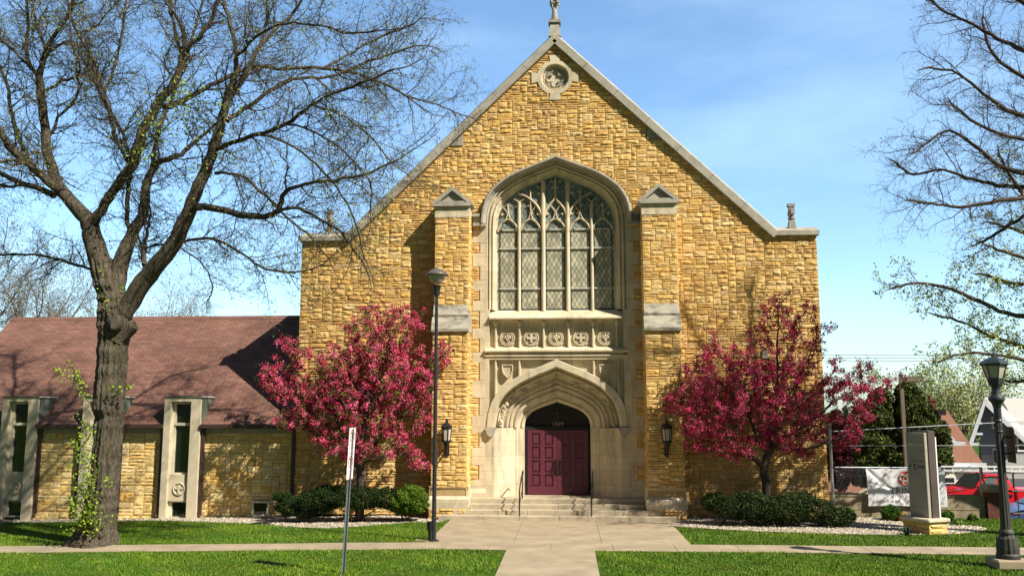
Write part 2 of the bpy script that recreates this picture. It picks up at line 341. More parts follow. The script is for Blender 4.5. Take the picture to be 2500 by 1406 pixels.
# road behind the grass strip, on the camera's side
M=MB(); rx=(-200,-30,-3,200); M.add([(x,y,gh(x)+.004) for y in (-25,-13.5) for x in rx],[(i,i+1,i+5,i+4) for i in range(3)]); tag(M.build('road','asphalt'),kind='structure')
M=MB(); M.loft([[(x,-13.5,gh(x)-.1),(x,-13.5,gh(x)+.13),(x,-13.3,gh(x)+.13),(x,-13.3,gh(x)-.1)] for x in rx],True); tag(M.build('kerb','concrete'),kind='structure')
SY0,SY1=-6.98,-5.85
WX0,WX1=-3.15,3.45
M=MB(); z=.006
def slabs(x0,x1,y0,y1,dx,dy,z=.012,g=.012):
    nx_=max(1,round((x1-x0)/dx)); ny_=max(1,round((y1-y0)/dy))
    for i in range(nx_):
        for j in range(ny_):
            a=x0+(x1-x0)*i/nx_; b=x0+(x1-x0)*(i+1)/nx_; c=y0+(y1-y0)*j/ny_; d=y0+(y1-y0)*(j+1)/ny_
            dz=rng.uniform(-.003,.003)
            a+=g/2; b-=g/2; c+=g/2; d-=g/2; za,zb=gh(a)+z+dz,gh(b)+z+dz
            M.add([(a,c,za),(b,c,zb),(b,d,zb),(a,d,za),(a,c,za-.06),(b,c,zb-.06),(b,d,zb-.06),(a,d,za-.06)],[(0,1,2,3),(4,7,6,5),(0,4,5,1),(1,5,6,2),(2,6,7,3),(3,7,4,0)])
slabs(-36,36,SY0,SY1,1.5,2)
tag(M.build('sidewalk','concrete'),kind='structure')
M=MB(); slabs(WX0,WX1,SY1,-1.3,2.3,1.75); slabs(-1.05,1.05,-13.3,SY0,2.2,1.8)
tag(M.build('church_walkway','concrete'),kind='structure')
M=MB(); rx=(-36,-30,-3,36); M.add([(x,y,gh(x)+.003) for y in (SY0,SY1) for x in rx],[(i,i+1,i+5,i+4) for i in range(3)]); M.add([(WX0,SY1,.004),(WX1,SY1,.004),(WX1,-.9,.004),(WX0,-.9,.004)],[(0,1,2,3)])
tag(M.build('path_bed','joint_dirt'),kind='structure')
# gravel beds
gl=[(-19,-.7),(-12,-.75)]+[G(*p)[:2] for p in [(600,1268),(700,1279),(800,1284),(900,1280),(1000,1273),(1075,1274)]]
bedL=gl+[(WX0-.02,-1.0),(WX0-.02,.02),(-19,.02)]
gl=[(x,y) for x,y in gl]
gr=[G(*p)[:2] for p in [(1622,1283),(1740,1291),(1850,1297),(2000,1303),(2200,1306),(2330,1304),(2400,1297),(2410,1290),(2380,1284),(2300,1279)]]
bedR=[(WX1+.02,-.2)]+[(WX1+.02,-1.1)]+gr+[(11.5,.1),(8.6,.1),(8.6,.02)]
def flat(name,poly,z,m):
    tri=geometry.tessellate_polygon([[Vector((a,b,0)) for a,b in poly]])
    M=MB(); M.add([(a,b,z+gh(a)) for a,b in poly],[tuple(t) for t in tri]); o=M.build(name,m); return tag(o,kind='structure')
flat('gravel_bed',bedL,.008,'gravel'); flat('gravel_bed',bedR,.008,'gravel')
def inpoly(x,y,poly):
    c=np.zeros(len(x),bool); n=len(poly)
    for i in range(n):
        x1,y1=poly[i];x2,y2=poly[(i+1)%n]
        if y1==y2: continue
        k=((y1>y)!=(y2>y))&(x<(x2-x1)*(y-y1)/(y2-y1)+x1); c^=k
    return c
n=30000; X=nr.uniform(-19,14,n); Y=nr.uniform(-3.6,.05,n); k=inpoly(X,Y,bedL)|inpoly(X,Y,bedR); X=X[k];Y=Y[k]; n=len(X)
r=nr.uniform(.012,.032,n); a0=nr.uniform(0,6.28,n)
base=np.stack([X,Y,.012+.018*np.minimum(0,X+3)],1)
def off(a,h,sc_=1): return base+np.stack([np.cos(a)*r*sc_,np.sin(a)*r*sc_,r*h],1)
V=np.stack([off(a0,0),off(a0+1.6,0),off(a0+3.1,0),off(a0+4.7,0),off(a0,.9,.35)],1).reshape(-1,3)
i0=np.arange(n)[:,None]*5; F=np.concatenate([i0+np.array([[a,b,4]]) for a,b in ((0,1),(1,2),(2,3),(3,0))])
C=mixcol(n,[(.50,.43,.32),(.42,.35,.26),(.26,.22,.17),(.58,.52,.42),(.16,.14,.12)],jit=.2); C=np.concatenate([C]*4)
tag(npmesh('gravel_pebbles',V,F,C,'pebble'),kind='stuff')
# grass blades
def keepgrass(X,Y):
    e=.03+.035*np.sin(X*7.3)*np.sin(X*2.1+1)+.03*np.sin(X*23)
    side=(Y>SY0-e)&(Y<SY1+e*.6); wk=(X>WX0+e*.3)&(X<WX1-e*.3)&(Y>SY1); wk2=(X>-1.12+e*.5)&(X<1.08-e*.5)&(Y<SY0)
    wl=(Y>-.02)&(X<13.9)
    return ~(side|wk|wk2|wl|inpoly(X,Y+e,bedL)|inpoly(X,Y+e,bedR)|(Y>.1))
n=400000; X=nr.uniform(-17.5,16,n); Y=-10.5+10.6*nr.uniform(0,1,n)
bare=(((X+6.3)/1.1)**2+((Y+8.6)/.25)**2<1)|(((X+2.3)/1.2)**2+((Y+10.2)/.4)**2<1)|(((X+11.0)/.9)**2+((Y+7.6)/.35)**2<1)|(((X+9.5)/1.4)**2+((Y+10.3)/.4)**2<1)|(np.hypot((X+11.9),(Y+5.9))<.45)
k=keepgrass(X,Y)&~(bare&(nr.uniform(0,1,n)<.55)); X=X[k];Y=Y[k];n=len(X)
pn=np.sin(X*1.7+Y*.9)+np.sin(X*.63-Y*2.3+1)+np.sin(X*4.1+Y*3.7)*.6
h=nr.uniform(.022,.062,n)*(1+.22*pn); h*=np.where(np.hypot(X+12.0,Y+5.75)<1.1,2.1,1)
wd=nr.uniform(.005,.010,n); th=nr.uniform(0,6.28,n); ln=nr.normal(size=(n,2))*.35*h[:,None]
b0=np.stack([X+np.cos(th)*wd,Y+np.sin(th)*wd,np.zeros(n)],1); b1=np.stack([X-np.cos(th)*wd,Y-np.sin(th)*wd,np.zeros(n)],1); tp=np.stack([X+ln[:,0],Y+ln[:,1],h],1)
V=np.stack([b0,b1,tp],1).reshape(-1,3); V[:,2]+=.018*np.minimum(0,V[:,0]+3); F=np.arange(3*n).reshape(n,3)
C=mixcol(n,[(.080,.160,.005),(.108,.190,.008),(.145,.215,.018),(.058,.120,.005)],jit=.16); p2_=np.sin(X*.9+np.sin(Y*1.3)*2)*np.sin(Y*1.6+X*.35)+.5*np.sin(X*5.1+Y*4); C*= (1+.09*pn)[:,None]; C=C*(1+np.clip(p2_,-1,1)[:,None]*np.array([.22,.08,.1]))
dry=nr.uniform(0,1,n)<.02; C[dry]=(.32,.28,.12)
tag(npmesh('grass',V,F,np.clip(C,0,1),'blade'),kind='stuff')

# ================= church =================
XC=.10
XL,XR=-8.40,8.50; ZP=WZ(588); ZA=WZ(80)
ZP=9.0
GL,GR=-6.95,7.25            # feet of the gable rake
WB=-2.28; WE=2.50           # limestone centre bay
HZ=WZ(545); HH=2.52; HR=WZ(382)-WZ(545)   # hood: spring height, half width, rise
HC=(WB+WE)/2
church=thing('church','large golden stone church with steep gable, tall traceried window and red double doors','church',(XC,0,0))
def bez(hw,rise,n=14,p1=.66,p2=(.54,.76)):
    P=[(hw,0),(hw,p1*rise),(p2[0]*hw,p2[1]*rise),(0,rise)]; o=[]
    for i in range(n+1):
        t=i/n; a=[(1-t)**3,3*t*(1-t)**2,3*t*t*(1-t),t**3]; o.append((sum(a[k]*P[k][0] for k in range(4)),sum(a[k]*P[k][1] for k in range(4))))
    return o
def arch(cx,zs,hw,rise,y,zb=None,n=14,**k):
    b=bez(hw,rise,n,**k); L_=[(cx-a,y,zs+c) for a,c in b]; R_=[(cx+a,y,zs+c) for a,c in b[::-1]][1:]
    if zb is not None: L_=[(cx-hw,y,zb)]+L_; R_=R_+[(cx+hw,y,zb)]
    return L_+R_
def in_arch(x,z,cx,zs,hw,rise):
    if abs(x-cx)>=hw: return False
    if z<zs: return True
    b=bez(hw,rise,24); ax=abs(x-cx)
    for (x0,z0),(x1,z1) in zip(b,b[1:]):
        if x1<=ax<=x0: return z-zs < z0+(z1-z0)*(x0-ax)/max(1e-6,x0-x1)
    return False
def roofz(x):
    if x<GL or x>GR: return ZP
    if x<XC: return ZP+(ZA-ZP)*(x-GL)/(XC-GL)
    return ZP+(ZA-ZP)*(GR-x)/(GR-XC)
PAL=[(.64,.415,.150),(.65,.430,.165),(.62,.390,.135),(.66,.455,.190),(.63,.405,.145),(.59,.365,.135),(.65,.43,.165),(.67,.48,.225),(.55,.345,.145),(.64,.44,.19),(.64,.415,.155),(.66,.405,.125),(.65,.44,.18)]
PAL2=[(.72,.52,.215),(.76,.57,.27),(.70,.47,.17),(.76,.59,.31),(.66,.41,.13),(.74,.54,.24),(.70,.50,.21),(.75,.55,.23)]
def ashlar(u0,u1,v0,v1,inside,xyz,pal,amp=.034,cu=.084,cv=.078,seed=1,M=None,lo=.008,depth0=.0,wmax=1.0):
    """random coursed rock-faced stones: real relief on every stone. xyz(u,v,n): n outward"""
    R=random.Random(seed); M=M or MB(); nu=max(1,round((u1-u0)/cu)); nv=max(1,round((v1-v0)/cv)); cu=(u1-u0)/nu; cv=(v1-v0)/nv
    occ=[[inside(u0+(i+.5)*cu,v0+(j+.5)*cv)==False for i in range(nu)] for j in range(nv)]
    for j in range(nv):
        i=0
        while i<nu:
            if occ[j][i]: i+=1; continue
            h=R.choices((1,2,3),(5,6,1.6))[0]; wd=R.choice({1:(3,4,5,6,7),2:(3,4,4,5,6),3:(3,4,4,5)}[h]); wd=max(2,int(wd*wmax))
            w_=0
            while w_<wd and i+w_<nu and not occ[j][i+w_]: w_+=1
            # do not leave one-cell leftovers
            if i+w_<nu and not occ[j][i+w_]:
                rem=0
                while i+w_+rem<nu and rem<2 and not occ[j][i+w_+rem]: rem+=1
                if rem==1: w_+=1
            hh=1
            while hh<h and j+hh<nv and all(not occ[j+hh][i+k] for k in range(w_)): hh+=1
            for a in range(hh):
                for b in range(w_): occ[j+a][i+b]=True
            g=.004; a0=u0+i*cu+g; a1=u0+(i+w_)*cu-g; b0=v0+j*cv+g; b1=v0+(j+hh)*cv-g
            col=R.choice(pal); f=R.uniform(.87,1.1)*(1+.05*math.sin(i*.09+j*.05)+.05*math.sin(j*.07-i*.03)); col=tuple(min(1,c*f) for c in col)
            nx_=max(2,w_); ny_=2 if hh==1 else hh*2-(hh==3)
            base=R.uniform(.2,1)*amp*.5+lo; tu=R.uniform(-1,1)*amp*.3; tv=R.uniform(-1,1)*amp*.45
            flatst=R.random()<.22
            vs=[]
            for y in range(ny_+3):
                for x in range(nx_+3):
                    X_=min(max(x-1,0),nx_); Y_=min(max(y-1,0),ny_)
                    edge=x in(0,nx_+2) or y in (0,ny_+2)
                    rim=(not edge) and (X_ in (0,nx_) or Y_ in (0,ny_))
                    uu=a0+(a1-a0)*X_/nx_; vv=b0+(b1-b0)*Y_/ny_
                    if edge: nn=-.012
                    elif rim:
                        nn=lo+R.uniform(0,.3)*amp; uu+=.006*((X_==0)-(X_==nx_)); vv+=.006*((Y_==0)-(Y_==ny_))
                    else:
                        nn=base+(R.uniform(0,.9)*amp if not flatst else R.uniform(0,.15)*amp)+tu*(X_/nx_-.5)*2+tv*(Y_/ny_-.5)*2
                        uu+=R.uniform(-.2,.2)*cu; vv+=R.uniform(-.2,.2)*cv*.5
                    vs.append(xyz(uu,vv,nn))
            n_=nx_+3; fs=[(y*n_+x,y*n_+x+1,(y+1)*n_+x+1,(y+1)*n_+x) for y in range(ny_+2) for x in range(n_-1)]
            M.add(vs,fs,col); i+=w_
    return M
# roundel
RC=W(1356,190); RCX,RCZ=XC,RC[2]
QU=[]  # toothed jamb blocks (limestone) beside the centre bay
zz=.55; t=0
rj=random.Random(5)
while zz<HZ-.1:
    h=rj.choice((.34,.45,.56)); z1=min(zz+h,HZ-.02); wl=(.36,.12)[t%2]; QU.append((zz,z1,wl)); zz=z1; t+=1
def quoin(z):
    for a,b,w_ in QU:
        if a<=z<b: return w_
    return .12
BX=[(-3.82,-2.70),(2.86,3.96)]   # buttresses
def in_wall(x,z):
    if z>roofz(x)-.12: return False
    if in_arch(x,z,HC,HZ,HH+.05,HR): 
        if z>=HZ: return False
    if z<HZ and WB-.02<x<WE+.02: return False
    q=quoin(z)
    if z<HZ and (WB-q<x<=WB or WE<=x<WE+q): return False
    if math.hypot(x-RCX,z-RCZ)<.56: return False
    if (abs(x-RCX)<.17 and abs(z-RCZ)<.80) or (abs(z-RCZ)<.17 and abs(x-RCX)<.80): return False
    for a,b in BX:
        if a+.1<x<b-.1 and z<10.0: return False
    if x<-6.2 and x>-7.2 and z>13: return False
    # kneeler stones under the coping, and the apex stone
    if (x<WX(1130,340) and x>WX(1075,340) and z>WZ(352)) or (x>WX(1580,340) and x<WX(1640,340) and z>WZ(343)): return False
    if z>WZ(112): return False
    return True
M=ashlar(XL+.0,XR,0,ZA,in_wall,lambda u,v,n:(u,-n,v),PAL,seed=3)
stones=M.build('stone_facing','ochre_stone',church)
# backing wall with openings
out_=[(XL,0),(WB,0)]
lo_=[(p[0],p[2]) for p in arch(HC,HZ,HH-.05,HR-.05,0,zb=0)]
poly=[(XL+.01,0)]+[(a,b) for a,b in lo_]+[(XR-.01,0),(XR-.01,ZP),(GR,ZP),(XC,ZA-.02),(GL,ZP),(XL+.01,ZP)]
hole=[(RCX+.45*math.cos(t*math.pi/12),RCZ+.45*math.sin(t*math.pi/12)) for t in range(24)]
tri=geometry.tessellate_polygon([[Vector((a,b,0)) for a,b in poly],[Vector((a,b,0)) for a,b in hole]])
M=MB(); allp=poly+hole; M.add([(a,.006,b) for a,b in allp],[tuple(t) for t in tri])
# body of the nave behind
M.box(XL+.01,XL+.4,.024,30,0,ZP-.05); M.box(XR-.4,XR-.01,.024,30,0,ZP-.05); M.box(XL+.4,XR-.4,29.6,30,0,ZP-.05)
M.box(XL+.45,WB-.1,.5,.7,0,ZP-.1); M.box(WE+.1,XR-.45,.5,.7,0,ZP-.1)
M.build('wall','mortar',church)
M=MB(); M.prism([(GL+.1,ZP+.02),(GR-.1,ZP+.02),(XC,ZA-.25)],.5,30); M.box(XL+.05,XR-.05,.5,30,ZP-.05,ZP+.0)
M.build('roof','shingle',church)
# coping
M=MB()
def cop(x0,z0,x1,z1,th=.30,fy=-.16,by=.55,seg=5):
    dx,dz=x1-x0,z1-z0; L_=math.hypot(dx,dz); nx_,nz_=-dz/L_,dx/L_
    if nz_<0: nx_,nz_=-nx_,-nz_
    for i in range(seg):
        a=i/seg; b=(i+1)/seg-.006/L_*2
        pa=(x0+dx*a,z0+dz*a); pb=(x0+dx*b,z0+dz*b)
        # saddle-backed coping in section
        rings=[]
        for p in (pa,pb):
            s=[(-.12,0,fy),(th*.45,0,fy-.0),(th,0,(fy+by)/2),(th*.45,0,by),(-.12,0,by)]
            rings.append([(p[0]+nx_*d,y,p[1]+nz_*d) for d,_,y in s])
        M.loft(rings,True); M.add(rings[0],[(0,1,2,3,4)]); M.add(rings[1],[(0,1,2,3,4)])
cop(GL+.05,ZP-.12,XC,ZA-.28,seg=7,th=.27); cop(XC,ZA-.28,GR-.05,ZP-.12,seg=7,th=.27)
for (a,b,s) in ((XL-.06,GL+.1,1),(GR-.1,XR+.06,1)):
    M.prism([(-.14,ZP-.12),(-.14,ZP+.03),(.0,ZP+.05),(.2,ZP+.20),(.40,ZP+.05),(.55,ZP+.03),(.55,ZP-.12)],a,b,'x')
M.build('coping','limestone_grey',church)
M=MB()
xk=WX(1130,340); M.prism([(xk,WZ(352)),(xk,roofz(xk)-.1),(WX(1085,352),WZ(352))],-.045,.1); M.build('kneeler_stone','limestone_grey',church); M=MB()
xk=WX(1580,340); M.prism([(xk,WZ(343)),(WX(1628,343),WZ(343)),(xk,roofz(xk)-.1)],-.045,.1); M.build('kneeler_stone','limestone_grey',church); M=MB()
M.prism([(XC-.32,WZ(112)),(XC+.32,WZ(112)),(XC,WZ(112)+.38)],-.05,.1)
M.build('apex_stone','limestone_grey',church)
# roundel with quatrefoil
M=MB(); S=32
def circ(r,y,cx=RCX,cz=RCZ,S=S): return [(cx+r*math.cos(2*math.pi*k/S),y,cz+r*math.sin(2*math.pi*k/S)) for k in range(S)]
M.loft([circ(.60,.03),circ(.60,-.045),circ(.47,-.045),circ(.45,-.02),circ(.43,.04),circ(.42,.10),circ(.395,.105),circ(.39,.07),circ(.365,.07),circ(.36,.13)],True)
for a in range(4):
    ca,sa=math.cos(a*math.pi/2),math.sin(a*math.pi/2)
    q=[(.55,-.15),(.79,-.20),(.79,.20),(.55,.15)]; q=[(RCX+x*ca-z*sa,RCZ+x*sa+z*ca) for x,z in q]
    M.prism(q,-.043-.0007*a,.03)
M.build('roundel_ring','limestone',church)
M=MB(); M.add(circ(.44,.125),[tuple(range(S))]); M.build('roundel_panel','limestone',church)
M=MB()   # tracery of the quatrefoil: a plate with four lobes cut out
for a in range(4):
    t=math.pi/4*0+a*math.pi/2+math.pi/2; cx=RCX+.17*math.cos(t); cz=RCZ+.17*math.sin(t)
    pts=[(cx+.125*math.cos(t+u),.085,cz+.125*math.sin(t+u)) for u in [(-2.2+4.4*k/12) for k in range(13)]]
    M.tube(pts,.028,5)
    t2=t+math.pi/4; M.prism([(RCX+.33*math.cos(t2-.28),RCZ+.33*math.sin(t2-.28)),(RCX+.33*math.cos(t2+.28),RCZ+.33*math.sin(t2+.28)),(RCX+.17*math.cos(t2),RCZ+.17*math.sin(t2))],.08,.125)
M.build('quatrefoil','limestone_grey',church)
# finial cross at the apex, side crosses
M=MB(); ax=XC+.0; ay=.2; z0=ZA-.12
M.lathe((ax,ay,z0),[(.30,0),(.21,.45),(.18,.50)],4,ph=math.pi/4); z0=ZA-.12
M.box(ax-.21,ax+.21,ay-.2,ay+.2,ZA+.46-.12+.04,ZA+.46+.02)
M.lathe((ax,ay,ZA+.36),[(.17,0),(.15,.12),(.17,.14),(.17,.20),(.11,.22),(.075,.62),(.075,1.6)],8)
for k in range(4):
    t=k*math.pi/2+math.pi/4
    for zz_,r in ((.78,.10),(.98,.09)):
        c=(ax+.14*math.cos(t),ay+.14*math.sin(t),ZA+.36+zz_); M.lathe(c,[(.0,-.07),(.07,-.03),(.07,.03),(.0,.08)],7)
    M.tube([(ax+.06*math.cos(t),ay+.06*math.sin(t),ZA+.9),(ax+.16*math.cos(t),ay+.16*math.sin(t),ZA+1.12)],.03,5)
M.box(ax-.30,ax+.30,ay-.07,ay+.07,ZA+1.55,ZA+1.68); M.box(ax-.07,ax+.07,ay-.07,ay+.07,ZA+1.68,ZA+2.0)
M.build('finial_cross','limestone_grey',church)
for px,yy in ((1933,.2),(806,.2)):
    M=MB(); x=WX(px,555,yy); zb=ZP+.17
    M.prism([(x-.13,zb-.1),(x+.13,zb-.1),(x+.09,zb+.22),(x-.09,zb+.22)],yy-.1,yy+.1)
    M.box(x-.075,x+.075,yy-.08,yy+.08,zb+.2,zb+.78); M.box(x-.06,x+.06,yy-.24,yy+.24,zb+.44,zb+.60)
    M.lathe((x,yy,zb+.3),[(.12,0),(.12,.04)],8); M.box(x-.11,x+.11,yy-.1,yy+.1,zb+.70,zb+.80)
    M.build('parapet_cross','limestone_grey',church)
# ---- buttresses
def buttress(x0,x1,name_seed):
    UY,LY,PY=-.60,-.88,-.99; zw0,zw1=WZ(806,LY,(1100)),WZ(745,UY,1100); zc0=WZ(531,UY,1100); zc1=WZ(505,UY,1100)
    b=MB()
    b.box(x0+.02,x1-.02,UY+.02,.02,0,zc0); b.box(x0+.015,x1-.015,LY+.02,.03,0,zw0)
    bo=b.build('buttress','mortar',church)
    s=MB(); f=lambda u,v:True
    zp=WZ(1193,LY)
    ashlar(x0,x1,zw1-.02,zc0,f,lambda u,v,n:(u,UY-n,v),PAL,seed=name_seed,M=s,amp=.03)
    for sx,xx in ((-1,x0),(1,x1)):
        ashlar(UY,0,zw1-.2,zc0,f,lambda u,v,n:(xx+sx*n*.8,u,v),PAL,seed=name_seed+2,M=s,amp=.028)
    s.build('upper_facing','ochre_stone',bo); s=MB()
    ashlar(x0,x1,zp,zw0,f,lambda u,v,n:(u,LY-n,v),PAL,seed=name_seed+1,M=s,amp=.03)
    for sx,xx in ((-1,x0),(1,x1)):
        ashlar(LY,0,0,zw0,f,lambda u,v,n:(xx+sx*n*.8,u,v),PAL,seed=name_seed+3,M=s,amp=.028)
    s.build('lower_facing','ochre_stone',bo); s=MB()
    ashlar(x0-.04,x1+.04,0,WZ(1243,PY),f,lambda u,v,n:(u,PY-n,v),PAL,seed=name_seed+4,M=s,amp=.04)
    s.build('foot_facing','ochre_stone',bo)
    # weathering: two sloping slabs with a drip between
    c=MB(); zm=(zw0+zw1)/2; ym=(LY+UY)/2
    c.prism([(0.0,zm+.02),(ym-.03,zm+.02),(ym-.05,zm+.09),(UY-.05,zw1),(0.0,zw1)],x0-.002,x1+.002,'x')
    c.prism([(0.0,zw0-.05),(LY-.09,zw0-.05),(LY-.10,zw0+.04),(ym-.06,zm+.015),(0.0,zm+.015)],x0-.03,x1+.03,'x')
    c.build('weathering','limestone_dirty',bo)
    # base courses
    c=MB(); c.box(x0-.05,x1+.05,PY+.14,0,WZ(1213,PY),WZ(1195,PY)-.04)
    c.prism([(0,WZ(1195,PY)-.04),(PY+.14,WZ(1195,PY)-.04),(LY-.02,WZ(1190,PY)+.02),(0,WZ(1190,PY)+.02)],x0-.05,x1+.05,'x')
    c.prism([(0,WZ(1243,PY)),(PY,WZ(1243,PY)),(PY,WZ(1220,PY)),(PY+.12,WZ(1213,PY)),(0,WZ(1213,PY))],x0-.07,x1+.07,'x')
    c.box(x0-.02,x1+.02,PY+.03,0,0,WZ(1243,PY)-.003)
    c.build('plinth','limestone',bo)
    # cap block and gablet
    zt=WZ(500,UY,1105); zk=WZ(461,UY,1105); xm=(x0+x1)/2
    c=MB(); c.box(x0-.01,x1+.01,UY-.035,0,zc0,zc1-.0)
    c.build('cap_block','limestone',bo)
    c=MB(); c.prism([(x0-.02,zc1+.001),(x0-.10,zc1+.06),(x0-.10,zt+.05),(x1+.10,zt+.05),(x1+.10,zc1+.06),(x1+.02,zc1+.001)],UY-.12,0)
    for sx,xe in ((-1,x0-.10),(1,x1+.10)):   # raking mouldings
        c.prism([(xe,zt+.052),(xm,zk+.05),(xm,zk-.085),(xe-sx*.17,zt+.052)],UY-.12,-.0)
    c.prism([(x0-.04,zt+.053),(x1+.04,zt+.053),(x1+.04,zt+.10),(x0-.04,zt+.10)],UY-.10,UY+.02)
    c.prism([(x0-.02,zt+.054),(x1+.02,zt+.054),(xm,zk-.03)],UY-.02,-.0)
    c.build('gablet','limestone_grey',bo)
buttress(*BX[0],20); buttress(*BX[1],40)
# ---- centre bay: window surround
SILL_=WZ(757,.42)
for s_ in (-1,1):
    M=MB(); xi=HC+s_*(HH-.20)
    for z0_,z1_,w_ in QU:
        xe_=(WB-w_) if s_<0 else (WE+w_); xj=xi if z0_>SILL_-.3 else (WB+.002 if s_<0 else WE-.002)
        M.box(min(xe_,xj)+.004,max(xe_,xj)-.004,-.022,.04,z0_+.004,z1_-.004)
    M.build('jamb_blocks','limestone',church)
SILL=WZ(757,.42); GH=1.90; GRI=WZ(432,.42)-WZ(552,.42); GZ=WZ(552,.42); GC=.075
PY_=[(HH-.02,.03,HR-.02),(HH-.03,-.20,HR-.02),(HH-.06,-.26,HR-.05),(HH-.11,-.26,HR-.10),(HH-.125,-.14,HR-.11),(HH-.19,-.0,HR-.17),(HH-.20,.08,HR-.18)]
def arings(prof,zs,cx,zb=None,n=14): return [arch(cx,zs,hw,ri,y,zb=zb,n=n) for hw,y,ri in prof]
M=MB(); M.loft(arings(PY_,HZ,HC))
for e in (0,-1):   # close the hood ends
    M.add([r[e] for r in arings(PY_,HZ,HC)],[tuple(range(len(PY_)))])
for s in (-1,1):   # returns of the hood
    xa=HC+s*(HH-.20); xb=HC+s*(HH+.22)
    M.box(xa,xb,-.21,.0,HZ-.10,HZ-.0); M.box(HC+s*(HH-.0),xb,-.2,.0,HZ+.22,HZ+.32); M.box(HC+s*(HH-.01),xb-s*.0,-.08,.0,HZ,HZ+.22)
M.build('hood_moulding','limestone_grey',church)
# orders between the hood and the glass
hw0=HH-.20
prof=[(hw0,-.0,HR-.185),(hw0-.05,-.0,HR-.22),(hw0-.06,.10,HR-.23),(hw0-.10,.12,HR-.26),(hw0-.11,.04,HR-.27),(hw0-.15,.04,HR-.30),(hw0-.17,.16,HR-.32),(hw0-.22,.18,HR-.35),(hw0-.23,.12,HR-.36),(GH+.19,.14,GRI+.23),(GH+.17,.24,GRI+.21),(GH+.13,.27,GRI+.15),(GH+.06,.40,GRI+.05),(GH,.42,GRI)]
rg=[]
for i,(hw,y,ri) in enumerate(prof):
    t=i/(len(prof)-1); cx=HC*(1-t)+GC*t; zs=HZ*(1-t)+GZ*t
    rg.append(arch(cx,zs,hw,ri,y,zb=SILL-.02*(1-t)))
M=MB(); M.loft(rg); 
# flat margin down the jambs from the hood to the window splay, and down to the ground
M.build('window_surround','limestone',church)
# tall jamb strips beside the panel stage and door stage
PB=WZ(877); SP=WZ(1045)
# sill
M=MB(); xl,xr=WX(1195,775),WX(1521,775); zs1=WZ(775,-.06)
M.prism([(.44,SILL),(.44,SILL-.35),(.1,SILL-.35),(-.10,zs1-.06),(-.15,zs1-.04),(-.15,zs1+.0),(.40,SILL-.002)],xl,xr,'x')
M.build('window_sill','limestone',church)
M=MB(); zp0,zp1=WZ(845),WZ(795)
jl=xl-.0; jr=xr+.0
# jamb faces between the bay edge and the panels
for a,b in ((WB+.0,jl),(jr,WE)):
    M=MB(); M.box(a+.001,b-.001,-.02,.3,SP-.001,SILL-.02); M.build('bay_jamb','limestone',church)
M=MB(); M.box(jl,jr,.16,.3,WZ(845)-.02,zs1-.04)   # panel back
M.prism([(.161,zs1-.041),(.06,zs1-.041),(.10,zs1-.11),(.161,zs1-.15)],jl+.001,jr-.001,'x')
px=[1210,1268,1327,1388,1448,1507]
for p in px:
    x=WX(p,820); M.prism([(x-.055,.16),(x-.018,.03),(x+.018,.03),(x+.055,.16)],WZ(847),zs1-.10,'z')
    M.lathe((x,.02,zs1-.20),[(.02,-.08),(.07,-.02),(.08,.04),(.07,.12)],7)   # bosses
M.build('panel_band','limestone',church)
cs=[(px[i]+px[i+1])/2 for i in range(5)]
for i,p in enumerate(cs):
    x=WX(p,824,.15); z=WZ(825,.15); M=MB()
    def cc(r,y): return [(x+r*math.cos(2*math.pi*k/24),y,z+r*math.sin(2*math.pi*k/24)) for k in range(24)]
    M.loft([cc(.255,.158),cc(.25,.10),cc(.215,.10),cc(.20,.15),cc(.19,.105),cc(.165,.105),cc(.155,.15)],True)
    for a in range(4):
        t=math.pi/4+a*math.pi/2; M.prism([(x+.30*math.cos(t-.22),z+.30*math.sin(t-.22)),(x+.30*math.cos(t+.22),z+.30*math.sin(t+.22)),(x+.23*math.cos(t),z+.23*math.sin(t))],.12,.159)
    if i%2:
        for a in range(4):
            t=a*math.pi/2; ca,sa=math.cos(t),math.sin(t)
            q=[(0,-.035),(.09,-.035),(.10,-.05),(.135,-.05),(.15,0),(.135,.05),(.10,.05),(.09,.035),(0,.035)]
            M.prism([(x+a_*ca-b_*sa,z+a_*sa+b_*ca) for a_,b_ in q],.07-.001*a,.15)
    else:
        for dx,dz,r in [(-.07,.05,.042),(0,.06,.042),(.07,.05,.042),(-.035,-.01,.042),(.035,-.01,.042),(0,-.075,.045),(-.1,0,.03),(.1,0,.03),(0,.12,.03)]:
            M.lathe((x+dx,.12,z+dz),[(.0,-r),(r,-r*.5),(r,r*.5),(.0,r)],7)
    o=M.build('medallion','limestone',church); o['label']='carved cross in a ring' if i%2 else 'carved flower cluster in a ring'
# string courses and spandrel stage
M=MB(); x0,x1=WX(1184,860),WX(1531,860)
M.prism([(.16,WZ(845)),(.0,WZ(850)),(-.13,WZ(855)),(-.13,WZ(858)),(-.02,WZ(862)),(-.02,WZ(865)),(-.07,WZ(866)),(-.07,WZ(869)),(-.025,WZ(871)),(-.025,WZ(877)),(.16,WZ(877))],x0,x1,'x')
M.build('string_course','limestone',church)
AH,AR=2.26,WZ(877)-SP    # door arch outer
AC=.09; DI=2.02; DR=WZ(896)-SP
M=MB(); zt=WZ(877)
_a=[(p[0],p[2]) for p in arch(AC,SP,AH-.04,AR-.04,0)]
M.prism([(jl,SP)]+_a+[(jr,SP),(jr,zt+.02),(jl,zt+.02)],.14,.17)
M.build('spandrel_panel','limestone',church)
M=MB()
for p in (1210,1268,1450,1510):
    x=WX(p,900); zb=SP; M=MB()
    for k in range(40):
        z_=SP+(zt-SP)*k/39
        if not in_arch(x,z_,AC,SP,AH-.02,AR-.02): zb=z_; break
    M.prism([(x-.05,.14),(x-.02,.0),(x+.02,.0),(x+.05,.14)],zb-.15,zt,'z'); M.build('spandrel_rib','limestone',church)
